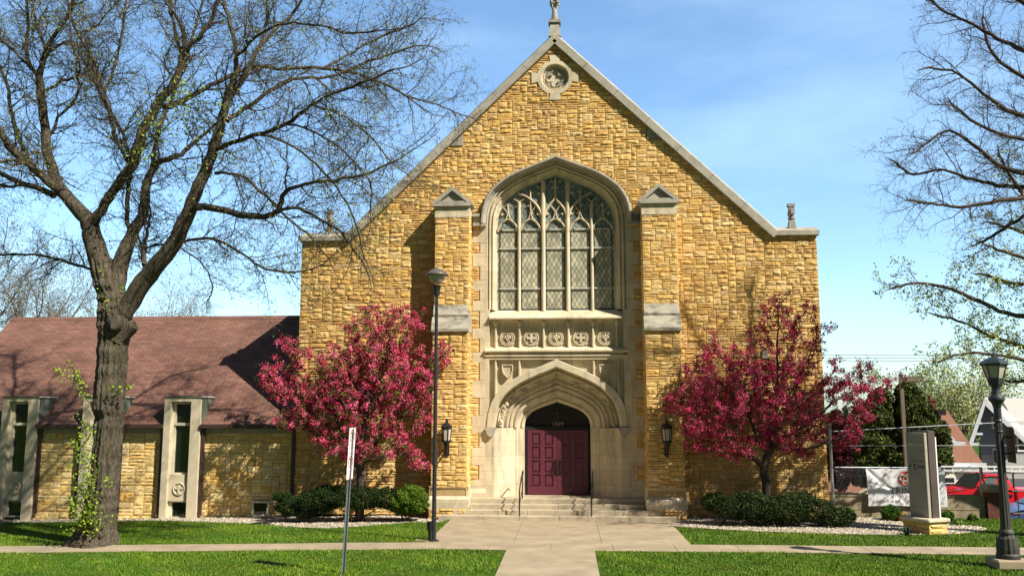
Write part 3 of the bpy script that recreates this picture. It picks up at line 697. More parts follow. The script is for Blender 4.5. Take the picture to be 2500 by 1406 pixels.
for p in (1239,1477):
    x=WX(p,904,.05); z=WZ(905,.05); M=MB()
    sh=[(-.18,.21),(.18,.21),(.18,.02),(.13,-.11),(0,-.23),(-.13,-.11),(-.18,.02)]
    M.prism([(x+a,z+b) for a,b in sh],.04,.15)
    r0=[(x+a,.04,z+b) for a,b in sh]; r1=[(x+a,.0,z+b) for a,b in sh]; r2=[(x+a*.83,.0,z+b*.84) for a,b in sh]; r3=[(x+a*.80,.038,z+b*.80) for a,b in sh]
    M.loft([r0,r1,r2,r3],True); M.build('shield','limestone',church)
# door arch: flat face band then dark grooved orders
DZ=WZ(1210,.65); DH=1.08; DSZ=SP; DRI=WZ(981,.65)-SP
M=MB(); M.loft([arch(AC,SP,AH,AR,.145),arch(AC,SP,AH,AR,-.045),arch(AC,SP,AH-.02,AR-.02,-.06),arch(AC,SP,DI+.02,DR+.02,-.06),arch(AC,SP,DI,DR,-.04),arch(AC,SP,DI-.01,DR-.01,.06)])
M.build('door_arch_band','limestone',church)
orders=[(1.0,.02),(.985,.24),(.93,.28),(.91,.20),(.86,.22),(.82,.38),(.72,.46),(.62,.40),(.58,.40),(.55,.54),(.50,.48),(.43,.50),(.40,.63),(.34,.57),(.27,.60),(.24,.73),(.12,.80),(.10,.74),(.03,.83),(0,.87)]
rg=[]
orders=[(a_,y_ if a_>.99 else .38+(y_-.24)*.77) for a_,y_ in orders]
for f_,y in orders:
    hw=DH+(DI-DH)*f_; ri=DRI+(DR-DRI)*f_; zs=DSZ+(SP-DSZ)*f_; cx=.09
    rg.append(arch(cx,zs,hw,ri,y))
M=MB(); M.loft(rg); M.build('door_arch_orders','limestone',church)
# carved rosettes in the hollow order and the corner figures
M=MB()
b=arch(.09,SP,DH+(DI-DH)*.77,DRI+(DR-DRI)*.77,.46,n=14)
for i in (5,8,11,14,17,20,23):
    p=b[i]; M=MB()
    for k in range(9):
        q=(p[0]+rng.uniform(-.12,.12),p[1]+rng.uniform(-.03,.03),p[2]+rng.uniform(-.06,.06)); r=rng.uniform(.022,.045)
        M.lathe(q,[(0,-r),(r,-r*.4),(r,r*.4),(0,r)],6)
    M.build('rosette','limestone',church)
for s in (-1,1):
    M=MB(); x=.09+s*(DH+(DI-DH)*.80)
    for k in range(26):
        t=k/25; q=(x-s*(.02+.18*t*t)+rng.uniform(-.05,.05),.36+rng.uniform(-.03,.03),SP+.05+t*.75); r=rng.uniform(.03,.055)
        M.lathe(q,[(0,-r*1.4),(r,-r*.4),(r,r*.4),(0,r*1.4)],6)
    M.build('arch_figure','limestone',church)
# label stops
for s in (-1,1):
    x=AC+s*(AH-.14); M=MB()
    M.prism([(x-.17,SP+.02),(x+.17,SP+.02),(x+.17,SP-.06),(x+.13,SP-.08),(x+.13,SP-.15),(x+.09,SP-.22),(x+.0,SP-.28),(x-.09,SP-.22),(x-.13,SP-.15),(x-.13,SP-.08),(x-.17,SP-.06)],-.14,-.0)
    M.build('label_stop','limestone_grey',church)
# splayed walls of the doorway, jambs
M=MB()
for s in (-1,1):
    X0=.09+s*(DI+.001); 
    edge=(WB if s<0 else WE)
    # front face strip from bay edge to the splay
    M.add([(edge,-.02,0),(X0,-.02,0),(X0,-.02,SP),(edge,-.02,SP)],[(0,1,2,3)])
    lo2=[(X0,-.02),(X0,.02),(.09+s*(DH+.30),.70),(.09+s*(DH+.25),.70),(.09+s*(DH+.22),.76),(.09+s*(DH+.12),.78),(.09+s*(DH+.10),.82),(.09+s*DH,.84),(.09+s*DH,1.15)]
    zs_=[SP]*2+[SP-.0]*2+[DSZ+.05]*0+[SP]*1+[SP]*4
    M.loft([[(a,b_,DZ-.3) for a,b_ in lo2],[(a,b_,SP+.0) for a,b_ in lo2]])
M.loft([arch(.09,DSZ,DH,DRI,.86,zb=DZ),arch(.09,DSZ,DH,DRI,1.15,zb=DZ)])
M.build('doorway_splay','limestone',church)
# base moulding strips each side at the foot
for a,b_ in ((WB-.45,WB+.10),(WE-.10,WE+.45)): M=MB(); M.prism([(-.0,.3),(-.10,.3),(-.10,WZ(1203)),(-.03,WZ(1193)),(0.,WZ(1193))],a,b_,'x'); M.build('base_moulding','limestone',church)
# tympanum
M=MB(); pl=arch(.09,DSZ,DH-.005,DRI-.005,1.0); zd=WZ(1046,.7)
pts=[(p[0],p[2]) for p in pl]+[(.09+DH-.005,zd),(.09-DH+.005,zd)]
M.prism(pts,1.0,1.06); 
M.box(.09-DH,.09+DH,.92,1.04,zd-.05,zd+.06)
for s in (-1,1): M.box(.09+s*DH,.09+s*(DH-.09),.92,1.04,DZ,zd-.05)
ty=M.build('tympanum','dark_timber',church)
text('numerals','1849',.20,'numeral',(.10,.99,WZ(1040,.99)),parent=ty,depth=.004)
M=MB(); cx_,cz_=.09,WZ(1012,.99); M.box(cx_-.012,cx_+.012,.985,1.0,cz_-.20,cz_+.20); M.box(cx_-.12,cx_+.12,.983,1.0,cz_+.04,cz_+.065); M.build('thin_cross','faint_cross',ty)
# doors
def door(x0,x1,hside):
    M=MB(); z0,z1=DZ+.02,zd-.052; cols=[]; 
    w_=x1-x0; st=.14; cw=(w_-3*st)/2; rows=4; rh=.39; gap=(z1-z0-.30-rows*rh)/(rows)
    M.box(x0,x1,.935,.975,z0,z1)
    xs_=[x0,x0+st,x0+st+cw,x0+2*st+cw,x0+2*st+2*cw,x1]
    for a,b in ((0,1),(2,3),(4,5)): M.box(xs_[a],xs_[b],.90,.934,z0,z1)
    zc=z0+.26; zb=z0
    for r in range(rows):
        for a,b in ((1,2),(3,4)): M.box(xs_[a],xs_[b],.90,.934,zb,zc)
        for a,b in ((1,2),(3,4)):
            M.prism([(xs_[a]+.05,zc+.05),(xs_[b]-.05,zc+.05),(xs_[b]-.05,zc+rh-.05),(xs_[a]+.05,zc+rh-.05)],.912,.934)
        zb=zc+rh; zc=zb+gap
    for a,b in ((1,2),(3,4)): M.box(xs_[a],xs_[b],.90,.934,zb,z1)
    d=M.build('door','red_door',church); 
    h=MB(); hx=x1-.07 if hside>0 else x0+.07; h.box(hx-.045,hx+.045,.89,.90,z0+.62,z0+1.12); h.tube([(hx,.89,z0+.70),(hx,.82,z0+.72),(hx,.82,z0+1.0),(hx,.89,z0+1.02)],.015,6); h.build('handle','door_metal',d)
door(.09-DH+.09,.085,1); door(.095,.09+DH-.09,-1)
# glass, mullions and tracery
GY=.40
M=MB(); zs_=WZ(560,GY); zb=SILL-.05
M.prism([(GC-GH-.02,zb),(GC+GH+.02,zb),(GC+GH+.02,zs_),(GC-GH-.02,zs_)],GY,GY+.03); glass=M.build('window_glass','leaded_glass',church)
M=MB(); gp=[(p[0],p[2]) for p in arch(GC,GZ,GH+.02,GRI+.02,0)]; gp=[(GC-GH-.02,zs_+.002)]+gp+[(GC+GH+.02,zs_+.002)]
M.prism(gp,GY+.001,GY+.03); M.build('tracery_glass','leaded_glass_dark',church)
TY=.30
def tp(x,y): return (WX(1180+x/6.944,420+y/6.944,TY),WZ(420+y/6.944,TY))
M=MB()
def stroke(pts,w0,w1=None,fy=.32,by=.40,wf=.3):
    w1=w1 or w0; pts=[tuple(p) for p in pts]; n=len(pts); R=[[],[],[],[],[],[]]; rings=[]
    for i,(x,z) in enumerate(pts):
        a=pts[max(i-1,0)]; b=pts[min(i+1,n-1)]; dx,dz=b[0]-a[0],b[1]-a[1]; L_=math.hypot(dx,dz)+1e-9; nx_,nz_=-dz/L_,dx/L_; w=(w0+(w1-w0)*i/max(1,n-1))/2
        rings.append([(x+nx_*q*w,y,z+nz_*q*w) for q,y in ((-1,by),(-1,by-.045),(-wf,fy),(wf,fy),(1,by-.045),(1,by))])
    M.loft(rings,False); M.add(rings[0],[(0,1,2,3,4,5)]); M.add(rings[-1],[(0,1,2,3,4,5)])
def cur(pts,n=4):   # smooth through points
    P=[tp(*p) for p in pts]; o=[]
    for i in range(len(P)-1):
        p0=P[max(i-1,0)];p1=P[i];p2=P[i+1];p3=P[min(i+2,len(P)-1)]
        for k in range(n):
            t=k/n; o.append(tuple(.5*((2*p1[a])+(-p0[a]+p2[a])*t+(2*p0[a]-5*p1[a]+4*p2[a]-p3[a])*t*t+(-p0[a]+3*p1[a]-3*p2[a]+p3[a])*t**3) for a in (0,1)))
    o.append(P[-1]); return o
XM=1220; sill_z=SILL-.05
def mir(pts): return [(2*XM-x,y) for x,y in pts]
maj=[(1013,300),(1013,700),(1013,1000)]; 
for mm in (maj,mir(maj)):
    q=[tp(mm[0][0],150)]+[tp(*m_) for m_ in mm[1:]]; q.append((q[-1][0],sill_z)); stroke(q,.15,.15,fy=.28)
for xx in (605,2*XM-605):
    q=[tp(xx,490),tp(xx,980)]; q.append((q[-1][0],sill_z)); stroke(q,.11,.11,fy=.30)
sub=[]
for cx,hw in ((418,178),(800,178),(1220,185),(2*XM-800,178),(2*XM-418,178)):
    for s in (-1,1):
        stroke(cur([(cx+s*hw,1000),(cx+s*hw*.93,940),(cx+s*hw*.66,868),(cx+s*hw*.3,815),(cx,782)]),.055)
        stroke(cur([(cx+s*hw*.86,930),(cx+s*hw*.55,850),(cx+s*hw*.18,770),(cx+s*8,700),(cx,640)]),.05,.045)
        # cusps in the head of each light
        c=tp(cx+s*hw*.92,925); c2=tp(cx+s*hw*.50,970); c3=tp(cx+s*hw*.85,985)
        M.prism([c,c2,c3],.345,.40)
        c=tp(cx+s*hw*.62,880); c2=tp(cx+s*hw*.40,905); c3=tp(cx+s*hw*.80,930)
for s in (0,1):
    f=(lambda p:mir(p)) if s else (lambda p:p)
    stroke(cur(f([(418,660),(415,600),(412,530)])),.05,.06)
    stroke(cur(f([(412,690),(380,640),(338,590)])),.035,.03)
    stroke(cur(f([(605,510),(570,475),(512,440)])),.04,.03); stroke(cur(f([(605,510),(640,475),(695,450)])),.04,.03)
    stroke(cur(f([(800,660),(797,450),(797,285)])),.05,.06)
    stroke(cur(f([(805,690),(835,640),(875,580)])),.035,.03)
    stroke(cur(f([(1000,760),(965,650),(880,530),(780,440),(690,385),(600,350)])),.09,.07,fy=.30)
    stroke(cur(f([(1030,740),(1060,640),(1130,540),(1190,470),(1218,400),(1220,330)])),.09,.06,fy=.30)
    stroke(cur(f([(1220,690),(1195,640),(1150,575)])),.04,.03)
    stroke(cur(f([(1220,130),(1180,165),(1130,150)])),.035,.02); stroke(cur(f([(960,270),(930,240),(900,232)])),.03,.02)
    # small cusps along the uprights
    for (x,y,d) in [(412,560,1),(605,570,-1),(605,570,1),(797,330,1),(797,560,-1),(960,350,-1),(1020,250,1),(1215,250,-1),(300,700,1),(797,690,1),(960,700,-1),(1070,700,1)]:
        if s: x=2*XM-x; d=-d
        a=tp(x,y-28); b_=tp(x+d*60,y+4); c=tp(x,y+30); M.prism([a,b_,c],.345,.40)
stroke([tp(1220,90),tp(1220,400)],.07,.07,fy=.30)
M.build('tracery','limestone',church)
M=MB()
lt=[(GC-GH,605),(605,1013),(1013,2*XM-1013),(2*XM-1013,2*XM-605),(2*XM-605,GC+GH)]
xe=[GC-GH]+[tp(v_,900)[0] for v_ in (605,1013,2*XM-1013,2*XM-605)]+[GC+GH]; hwm=[0.02,.055,.075,.075,.055,.02]
B=MB()
for i in range(5):
    a=xe[i]+hwm[i]; b_=xe[i+1]-hwm[i+1]
    for py in (560,606,704):
        z=WZ(py,.36); M=MB(); M.box(a,b_,.345,.375,z-.018,z+.018); M.build('saddle_bar','saddle_metal',church)
    for u in (a,b_-.045): B.box(u,u+.045,.388,.399,SILL-.02,zs_)
    B.box(a+.046,b_-.046,.388,.399,SILL-.02,SILL+.05)
B.build('lead_border','lead',church)
# reader-visible wall vent plates on the right side
M=MB(); x,z=WX(1867,857),WZ(865,0,1867); M.box(x-.09,x+.09,-.07,.0,z-.12,z+.12); M.build('wall_vent','limestone_grey',church)
# ---- steps
st=thing('entrance_steps','four pale stone steps with stepped ends below the red doors','steps',(.1,-1,0))
M=MB(); lz=DZ; rise=lz/4
ys_=[-.36,-.69,-1.02,-1.35]
xr_=[(BX[0][1]+.07+.002,BX[1][0]-.07-.002)]*2+[(WX(1105,1250,-1.0),WX(1616,1250,-1.0)),(WX(1069,1266,-1.35),WX(1652,1266,-1.35))]
for i in range(4):
    y=ys_[i]; z1=lz-rise*i; z0=z1-rise; a,b_=xr_[i]
    if i==0: M.box(a,b_,y,-.0,0,z1); M.box(WB+.02,WE-.02,-.0,1.2,0,z1)
    else:
        n=(1,4,5,6)[i]; cuts=[a+(b_-a)*k/n+(rng.uniform(-.3,.3) if 0<k<n else 0) for k in range(n+1)]
        for k in range(n): M.box(cuts[k]+.004,cuts[k+1]-.004,y+rng.uniform(-.006,.006),ys_[i-1]+.05*0-.001 if i<2 or True else 0,0,z1+rng.uniform(-.004,.004)-.001)
M.build('treads','step_stone',st,bev=.012)
# handrails
for px0,px1 in ((1268,1275),(1444,1448)):
    xb=WX(px0,1240,-1.3); xt=WX(px1,1200,-.3)
    t=thing('handrail','black iron handrail on the steps, %s'%('left of the red doors' if px0<1300 else 'right of the red doors'),'handrail',(xb,-1.3,0),'handrails of the entrance steps')
    M=MB(); zt_=lz+.80
    M.tube([(xb,-1.30,rise*1),(xb,-1.30,WZ(1198,-1.3))],.022,6); M.build('post','black_iron',t)
    M=MB(); xo=xt+(.14 if px0<1300 else .0)*0; M.tube([(xt,-.25,lz),(xt,-.25,WZ(1150,-.25))],.022,6); M.build('post','black_iron',t)
    M=MB(); zA=WZ(1198,-1.3); zB=WZ(1152,-.25); M.tube([(xb,-1.38,zA-.02),(xb,-1.30,zA),(xt,-.25,zB),(xt,.15,zB),(xt,.2,zB-.1)],.02,6); M.build('rail','black_iron',t)
    M=MB(); M.tube([(xb,-1.30,zA-.42),(xt,-.25,zB-.5)],.012,6); M.build('lower_rail','black_iron',t)
# wall lanterns
for px in (1090,1628):
    x=WX(px,1055,-1.15); y=-1.15; z=WZ(1082,y)
    t=thing('wall_lantern','black iron lantern on the %s stone buttress'%('left' if px<1300 else 'right'),'lantern',(x,y,z),'lanterns on the church buttresses')
    c=(x,y,z)
    M=MB(); M.lathe(c,[(.135,.02),(.15,.03),(.15,.07),(.12,.09)],6); M.lathe(c,[(.15,.43),(.17,.45),(.17,.50),(.10,.60),(.05,.62),(.03,.70),(.0,.78)],6)
    for k in range(6):
        a=k*math.pi/3; M.tube([(x+.125*math.cos(a),y+.125*math.sin(a),z+.08),(x+.15*math.cos(a),y+.15*math.sin(a),z+.44)],.012,4); M.lathe((x+.16*math.cos(a),y+.16*math.sin(a),z+.5),[(.015,0),(.0,.1)],4)
    M.build('cage','black_iron',t)
    M=MB(); M.lathe(c,[(.11,.08),(.135,.43)],6); M.build('glass','lantern_glass',t)
    M=MB(); M.lathe(c,[(.0,-.42),(.035,-.40),(.03,-.2),(.06,-.1),(.11,.0),(.12,.02)],6); M.tube([(x,-.88,z-.18),(x,y+.02,z-.28),(x,y+.0,z-.12)],.03,6); M.box(x-.06,x+.06,-.96,-.90,z-.38,z+.0); M.build('bracket','black_iron',t)
# parish wing
EVZ=WZ(1037,0,550); RM=.93; RY=4.33; RZ=EVZ+RM*RY
XW0=WX(30,775,RY); XW1=XL-.0
wing=thing('parish_wing','low stone wing with brown shingled roof and tall slit window bays','building',(-12,0,0))
M=MB(); M.box(XW0+.25,XW1-.005,.45,8.5,-.6,EVZ-.02); M.prism([(.45,EVZ-.02),(8.5,EVZ-.02),(RY,RZ-.25)],XW0+.25,XW0+.6,'x'); M.build('wall','mortar_pale',wing)
BAYX=[WX(402,965,-.08)-0*2.62, None]
bw=WX(490,965,-.08)-WX(402,965,-.08); bx0=WX(402,1000,-.08); sp_=bx0-WX(203,1000,-.08)
bays=[bx0-k*sp_ for k in range(3)]
bwx=[WX(612,1240),WX(655,1240)]; bwz=[WZ(1262,.1),WZ(1227,.1)]
def inw(x,z):
    for b0 in bays:
        if b0+.05<x<b0+bw-.05: return False
    if bwx[0]<x<bwx[1] and bwz[0]<z<bwz[1]: return False
    return True
_e=[XW0+.25]+[v for b0 in sorted(bays) for v in (b0+.02,b0+bw-.02)]+[XW1-.02]
for i in range(0,len(_e),2):
    if _e[i+1]-_e[i]>.2: M=ashlar(_e[i],_e[i+1],-.32,WZ(1058,.1),inw,lambda u,v,n:(u,.15-n,v),PAL2,seed=77+i,amp=.022,cv=.108,wmax=1.2); M.build('stone_facing','cream_stone',wing)
for i in range(0,len(_e),2):
    if _e[i+1]-_e[i]>.2:
        M=MB(); M.box(_e[i],_e[i+1],.16,.449,-.4,EVZ-.03); M.build('wall_panel','mortar_pale',wing)
        M=MB(); M.box(_e[i],_e[i+1],.08,.159,WZ(1058,.1),EVZ-.035); M.build('frieze_board','frieze',wing)
# roof: two slopes
M=MB(); o_=.0
_r=[XW0]+[v for b0 in sorted(bays) for v in (b0,b0+bw)]+[XW1-.003]
for i in range(len(_r)-1):
    ys=-.02 if i%2==0 else .46
    if _r[i+1]-_r[i]>.02: M.prism([(ys,EVZ+RM*(ys+.02)*(i%2)),(RY,RZ),(2*RY+.1,EVZ-.02),(2*RY+.1,EVZ-.10),(RY,RZ-.10),(ys,EVZ-.08)],_r[i],_r[i+1],'x')
M.build('roof','shingle',wing)
M=MB(); x=XW0
for k in range(20):
    a=XW0+(XW1-XW0)*k/20; b_=XW0+(XW1-XW0)*(k+1)/20-.01; M.prism([(RY-.14,RZ-.11),(RY,RZ+.03),(RY+.14,RZ-.11),(RY,RZ+.0)],a,b_-.003,'x')
M.build('ridge_cap','shingle',wing)
M=MB(); bb=sorted(bays)
edges=[XW0-.02]+[v for b0 in bb for v in (b0-.01,b0+bw+.01)]+[XW1-.01]
for i in range(0,len(edges),2):
    if edges[i+1]-edges[i]>.1: M=MB(); M.prism([(-.16,EVZ+.02),(-.16,EVZ-.10),(.0,EVZ-.12),(.08,EVZ-.12),(.08,EVZ-.02),(-.02,EVZ-.0)],edges[i],edges[i+1],'x'); M.build('gutter','bronze_metal',wing)
# tall bays
for b0 in bays:
    FY=-.10; zt=WZ(970,FY,445); b1=b0+bw; a0=b0+.215; a1=b1-.33*bw+.09; a1=b0+bw*.735
    M=MB()
    M.box(b0,a0,FY,.25,-.4,zt); M.box(a1,b1,FY,.25,-.4,zt); M.box(a0,a1,FY,.25,WZ(980,FY,445),zt); M.box(a0,a1,.40,.46,-.4,zt); M.box(b0,a0,.25,.46,-.4,zt-.4); M.box(a1,b1,.25,.46,-.4,zt-.4)
    # cheeks going back into the roof
    yb=(zt-EVZ)/RM
    for xa,xb in ((b0,b0+.1),(b1-.1,b1)): M.prism([(.25,EVZ-.3),(yb+.1,zt),(.25,zt)],xa,xb,'x')
    zp0=WZ(1222,.1,430); zp1=WZ(1157,.1,430)
    M.box(a0,a1,.0,.26,zp0,zp1)
    bo=M.build('window_bay','bay_stone',wing)
    M=MB(); x=(a0+a1)/2+.03; z=WZ(1192,.1,430)
    def cc(r,y): return [(x+r*math.cos(2*math.pi*k/24),y,z+r*math.sin(2*math.pi*k/24)) for k in range(24)]
    M.loft([cc(.205,.005),cc(.20,-.035),cc(.175,-.035),cc(.165,.005)],True)
    M.box(x-.035,x+.035,-.04,.005,z-.16,z+.13); M.box(x-.13,x+.13,-.038,.005,z-.01,z+.05); M.box(x-.06,x+.06,-.037,.005,z-.16,z-.13)
    M.build('cross_medallion','bay_stone',bo)
    def win(z0,z1,tr=None):
        M=MB(); fw_=.055; y0,y1=.12,.20
        y0,y1=.10,.22; M.box(a0,a0+fw_+.05,y0,y1,z0,z1); M.box(a1-.03,a1,y0,y1,z0,z1); M.box(a0+fw_+.05,a1-.03,y0,y1,z0,z0+.05); M.box(a0+fw_+.05,a1-.03,y0,y1,z1-.05,z1)
        if tr: M.box(a0+fw_+.05,a1-.03,y0-.04,y1,tr-.045,tr+.045)
        f=M.build('window','window_frame',bo); M=MB(); M.box(a0+.06,a1-.02,.17,.19,z0+.02,z1-.02); M.build('pane','dark_glass',f)
    win(zp1,WZ(982,.1,445),WZ(1035,.1,440)); win(-.18,zp0)
    M=MB(); M.box(b0-.02,b1+.03,FY-.03,yb*.95,zt,zt+.045); M.build('flat_roof','copper',bo)
    M=MB(); M.box(b1+.031,b1+.06,FY-.03,yb*.95,zt-.0,zt+.05); M.build('roof_edge','edge_metal',bo)
    M=MB(); M.prism([(.0,EVZ+.0),(yb-.05,zt-.002),(.0,zt-.002)],b1,b1+.02,'x'); M.build('side_cheek','copper',bo)
    for s,x in ((1,b1+.09),(-1,b0-.09)):
        M=MB(); M.box(x-.045,x+.045,-.02,.07,-.05,EVZ-.12); M.tube([(x,.03,-.04),(x+s*.02,-.12,-.12)],.045,6); M.build('downspout','bronze_metal',wing)
M=MB(); x=WX(716,1100,-.05); M.box(x-.06,x+.06,-.06,.06,.05,EVZ-.1); M.build('downspout','bronze_metal',wing)
M=MB(); M.box(bwx[0],bwx[0]+.07,.06,.2,*bwz); M.box(bwx[1]-.07,bwx[1],.06,.2,*bwz); M.box(bwx[0]+.07,bwx[1]-.07,.06,.2,bwz[1]-.06,bwz[1]); M.box(bwx[0]-.1,bwx[1]+.1,-.02,.2,bwz[0]-.06,bwz[0])
f=M.build('basement_window','window_frame',wing); M=MB(); M.box(bwx[0]+.06,bwx[1]-.06,.13,.15,bwz[0],bwz[1]-.05); M.build('pane','dark_glass',f)
# ================= trees =================
TREE={}
def wander(p,d,L,n,R,wob,up=0.,droop=0.):
    """zigzag polyline"""
    pts=[tuple(p)]; x,y,z=p; dx,dy,dz=d; s=L/n
    for i in range(n):
        dx+=R.gauss(0,wob); dy+=R.gauss(0,wob); dz+=R.gauss(0,wob)+up-droop*i/n
        l=math.sqrt(dx*dx+dy*dy+dz*dz)+1e-9; dx/=l;dy/=l;dz/=l
        x+=dx*s;y+=dy*s;z+=dz*s; pts.append((x,y,z))
    return pts,(dx,dy,dz)
def side_dir(t,R,ang):
    """direction leaving t at about ang"""
    while True:
        v=(R.gauss(0,1),R.gauss(0,1),R.gauss(0,1)); k=v[0]*t[0]+v[1]*t[1]+v[2]*t[2]
        q=(v[0]-k*t[0],v[1]-k*t[1],v[2]-k*t[2]); l=math.sqrt(sum(c*c for c in q))
        if l>.2: break
    c,s_=math.cos(ang),math.sin(ang)
    return tuple(t[i]*c+q[i]/l*s_ for i in range(3))
def grow(T,tips,pts,rad,R,lev,cfg):
    """children along a branch; cfg[lev]=(spacing,len,angle,radius factor,segments,wobble,up)"""
    if lev>=len(cfg): return
    sp,Ln,an,rf,ns,wob,up=cfg[lev]
    acc=R.uniform(0,sp)
    for i in range(len(pts)-1):
        a,b=pts[i],pts[i+1]; d=(b[0]-a[0],b[1]-a[1],b[2]-a[2]); L=math.sqrt(sum(c*c for c in d))+1e-9; t=tuple(c/L for c in d)
        while acc<L:
            f=acc/L; p=tuple(a[k]+d[k]*f for k in range(3)); r=rad[i]+(rad[i+1]-rad[i])*f
            if cfg[lev][0]<.0: break
            q=side_dir(t,R,R.uniform(.7,1.2)*an); l=Ln*R.uniform(.45,1.2)
            r0=max(.0036,min(r*rf,l*.011+.003)); c_,_=wander(p,q,l,ns,R,wob,up)
            rr=[r0*(1-.75*k/ns) for k in range(ns+1)]
            T.add(c_,rr); 
            if lev==len(cfg)-1 or lev==len(cfg)-2: tips.append(c_[-1]); 
            if lev==len(cfg)-1: tips.append(c_[ns//2])
            grow(T,tips,c_,rr,R,lev+1,cfg); acc+=sp*R.uniform(.5,1.5)
        acc-=L
def smooth(pts,n=4):
    P=[Vector(p) for p in pts]; o=[]
    for i in range(len(P)-1):
        p0=P[max(i-1,0)];p1=P[i];p2=P[i+1];p3=P[min(i+2,len(P)-1)]
        for k in range(n):
            t=k/n; o.append(tuple(.5*((2*p1)+(-p0+p2)*t+(2*p0-5*p1+4*p2-p3)*t*t+(-p0+3*p1-3*p2+p3)*t**3)))
    o.append(tuple(P[-1])); return o
def traced(trace,TY,PXM=79.):
    """trace: (px,py,radius px,dy) points measured on the photo; dy = metres toward/away from the trunk plane"""
    pts=[];rad=[]
    for px,py,r,dy in trace:
        y=TY+dy; pts.append(W(px,py,y)); rad.append(r/FPX*(y-CAM[1])*1.0)
    n=4; P=smooth(pts,n); Rr=[rad[i//n]+(rad[min(i//n+1,len(rad)-1)]-rad[i//n])*((i%n)/n) for i in range(len(P))]
    R=random.Random(len(trace)*7+int(trace[0][0])); 
    P=[P[0]]+[(x+R.gauss(0,.012),y+R.gauss(0,.03),z+R.gauss(0,.012)) for x,y,z in P[1:-1]]+[P[-1]]
    return P,Rr
TY=-5.7
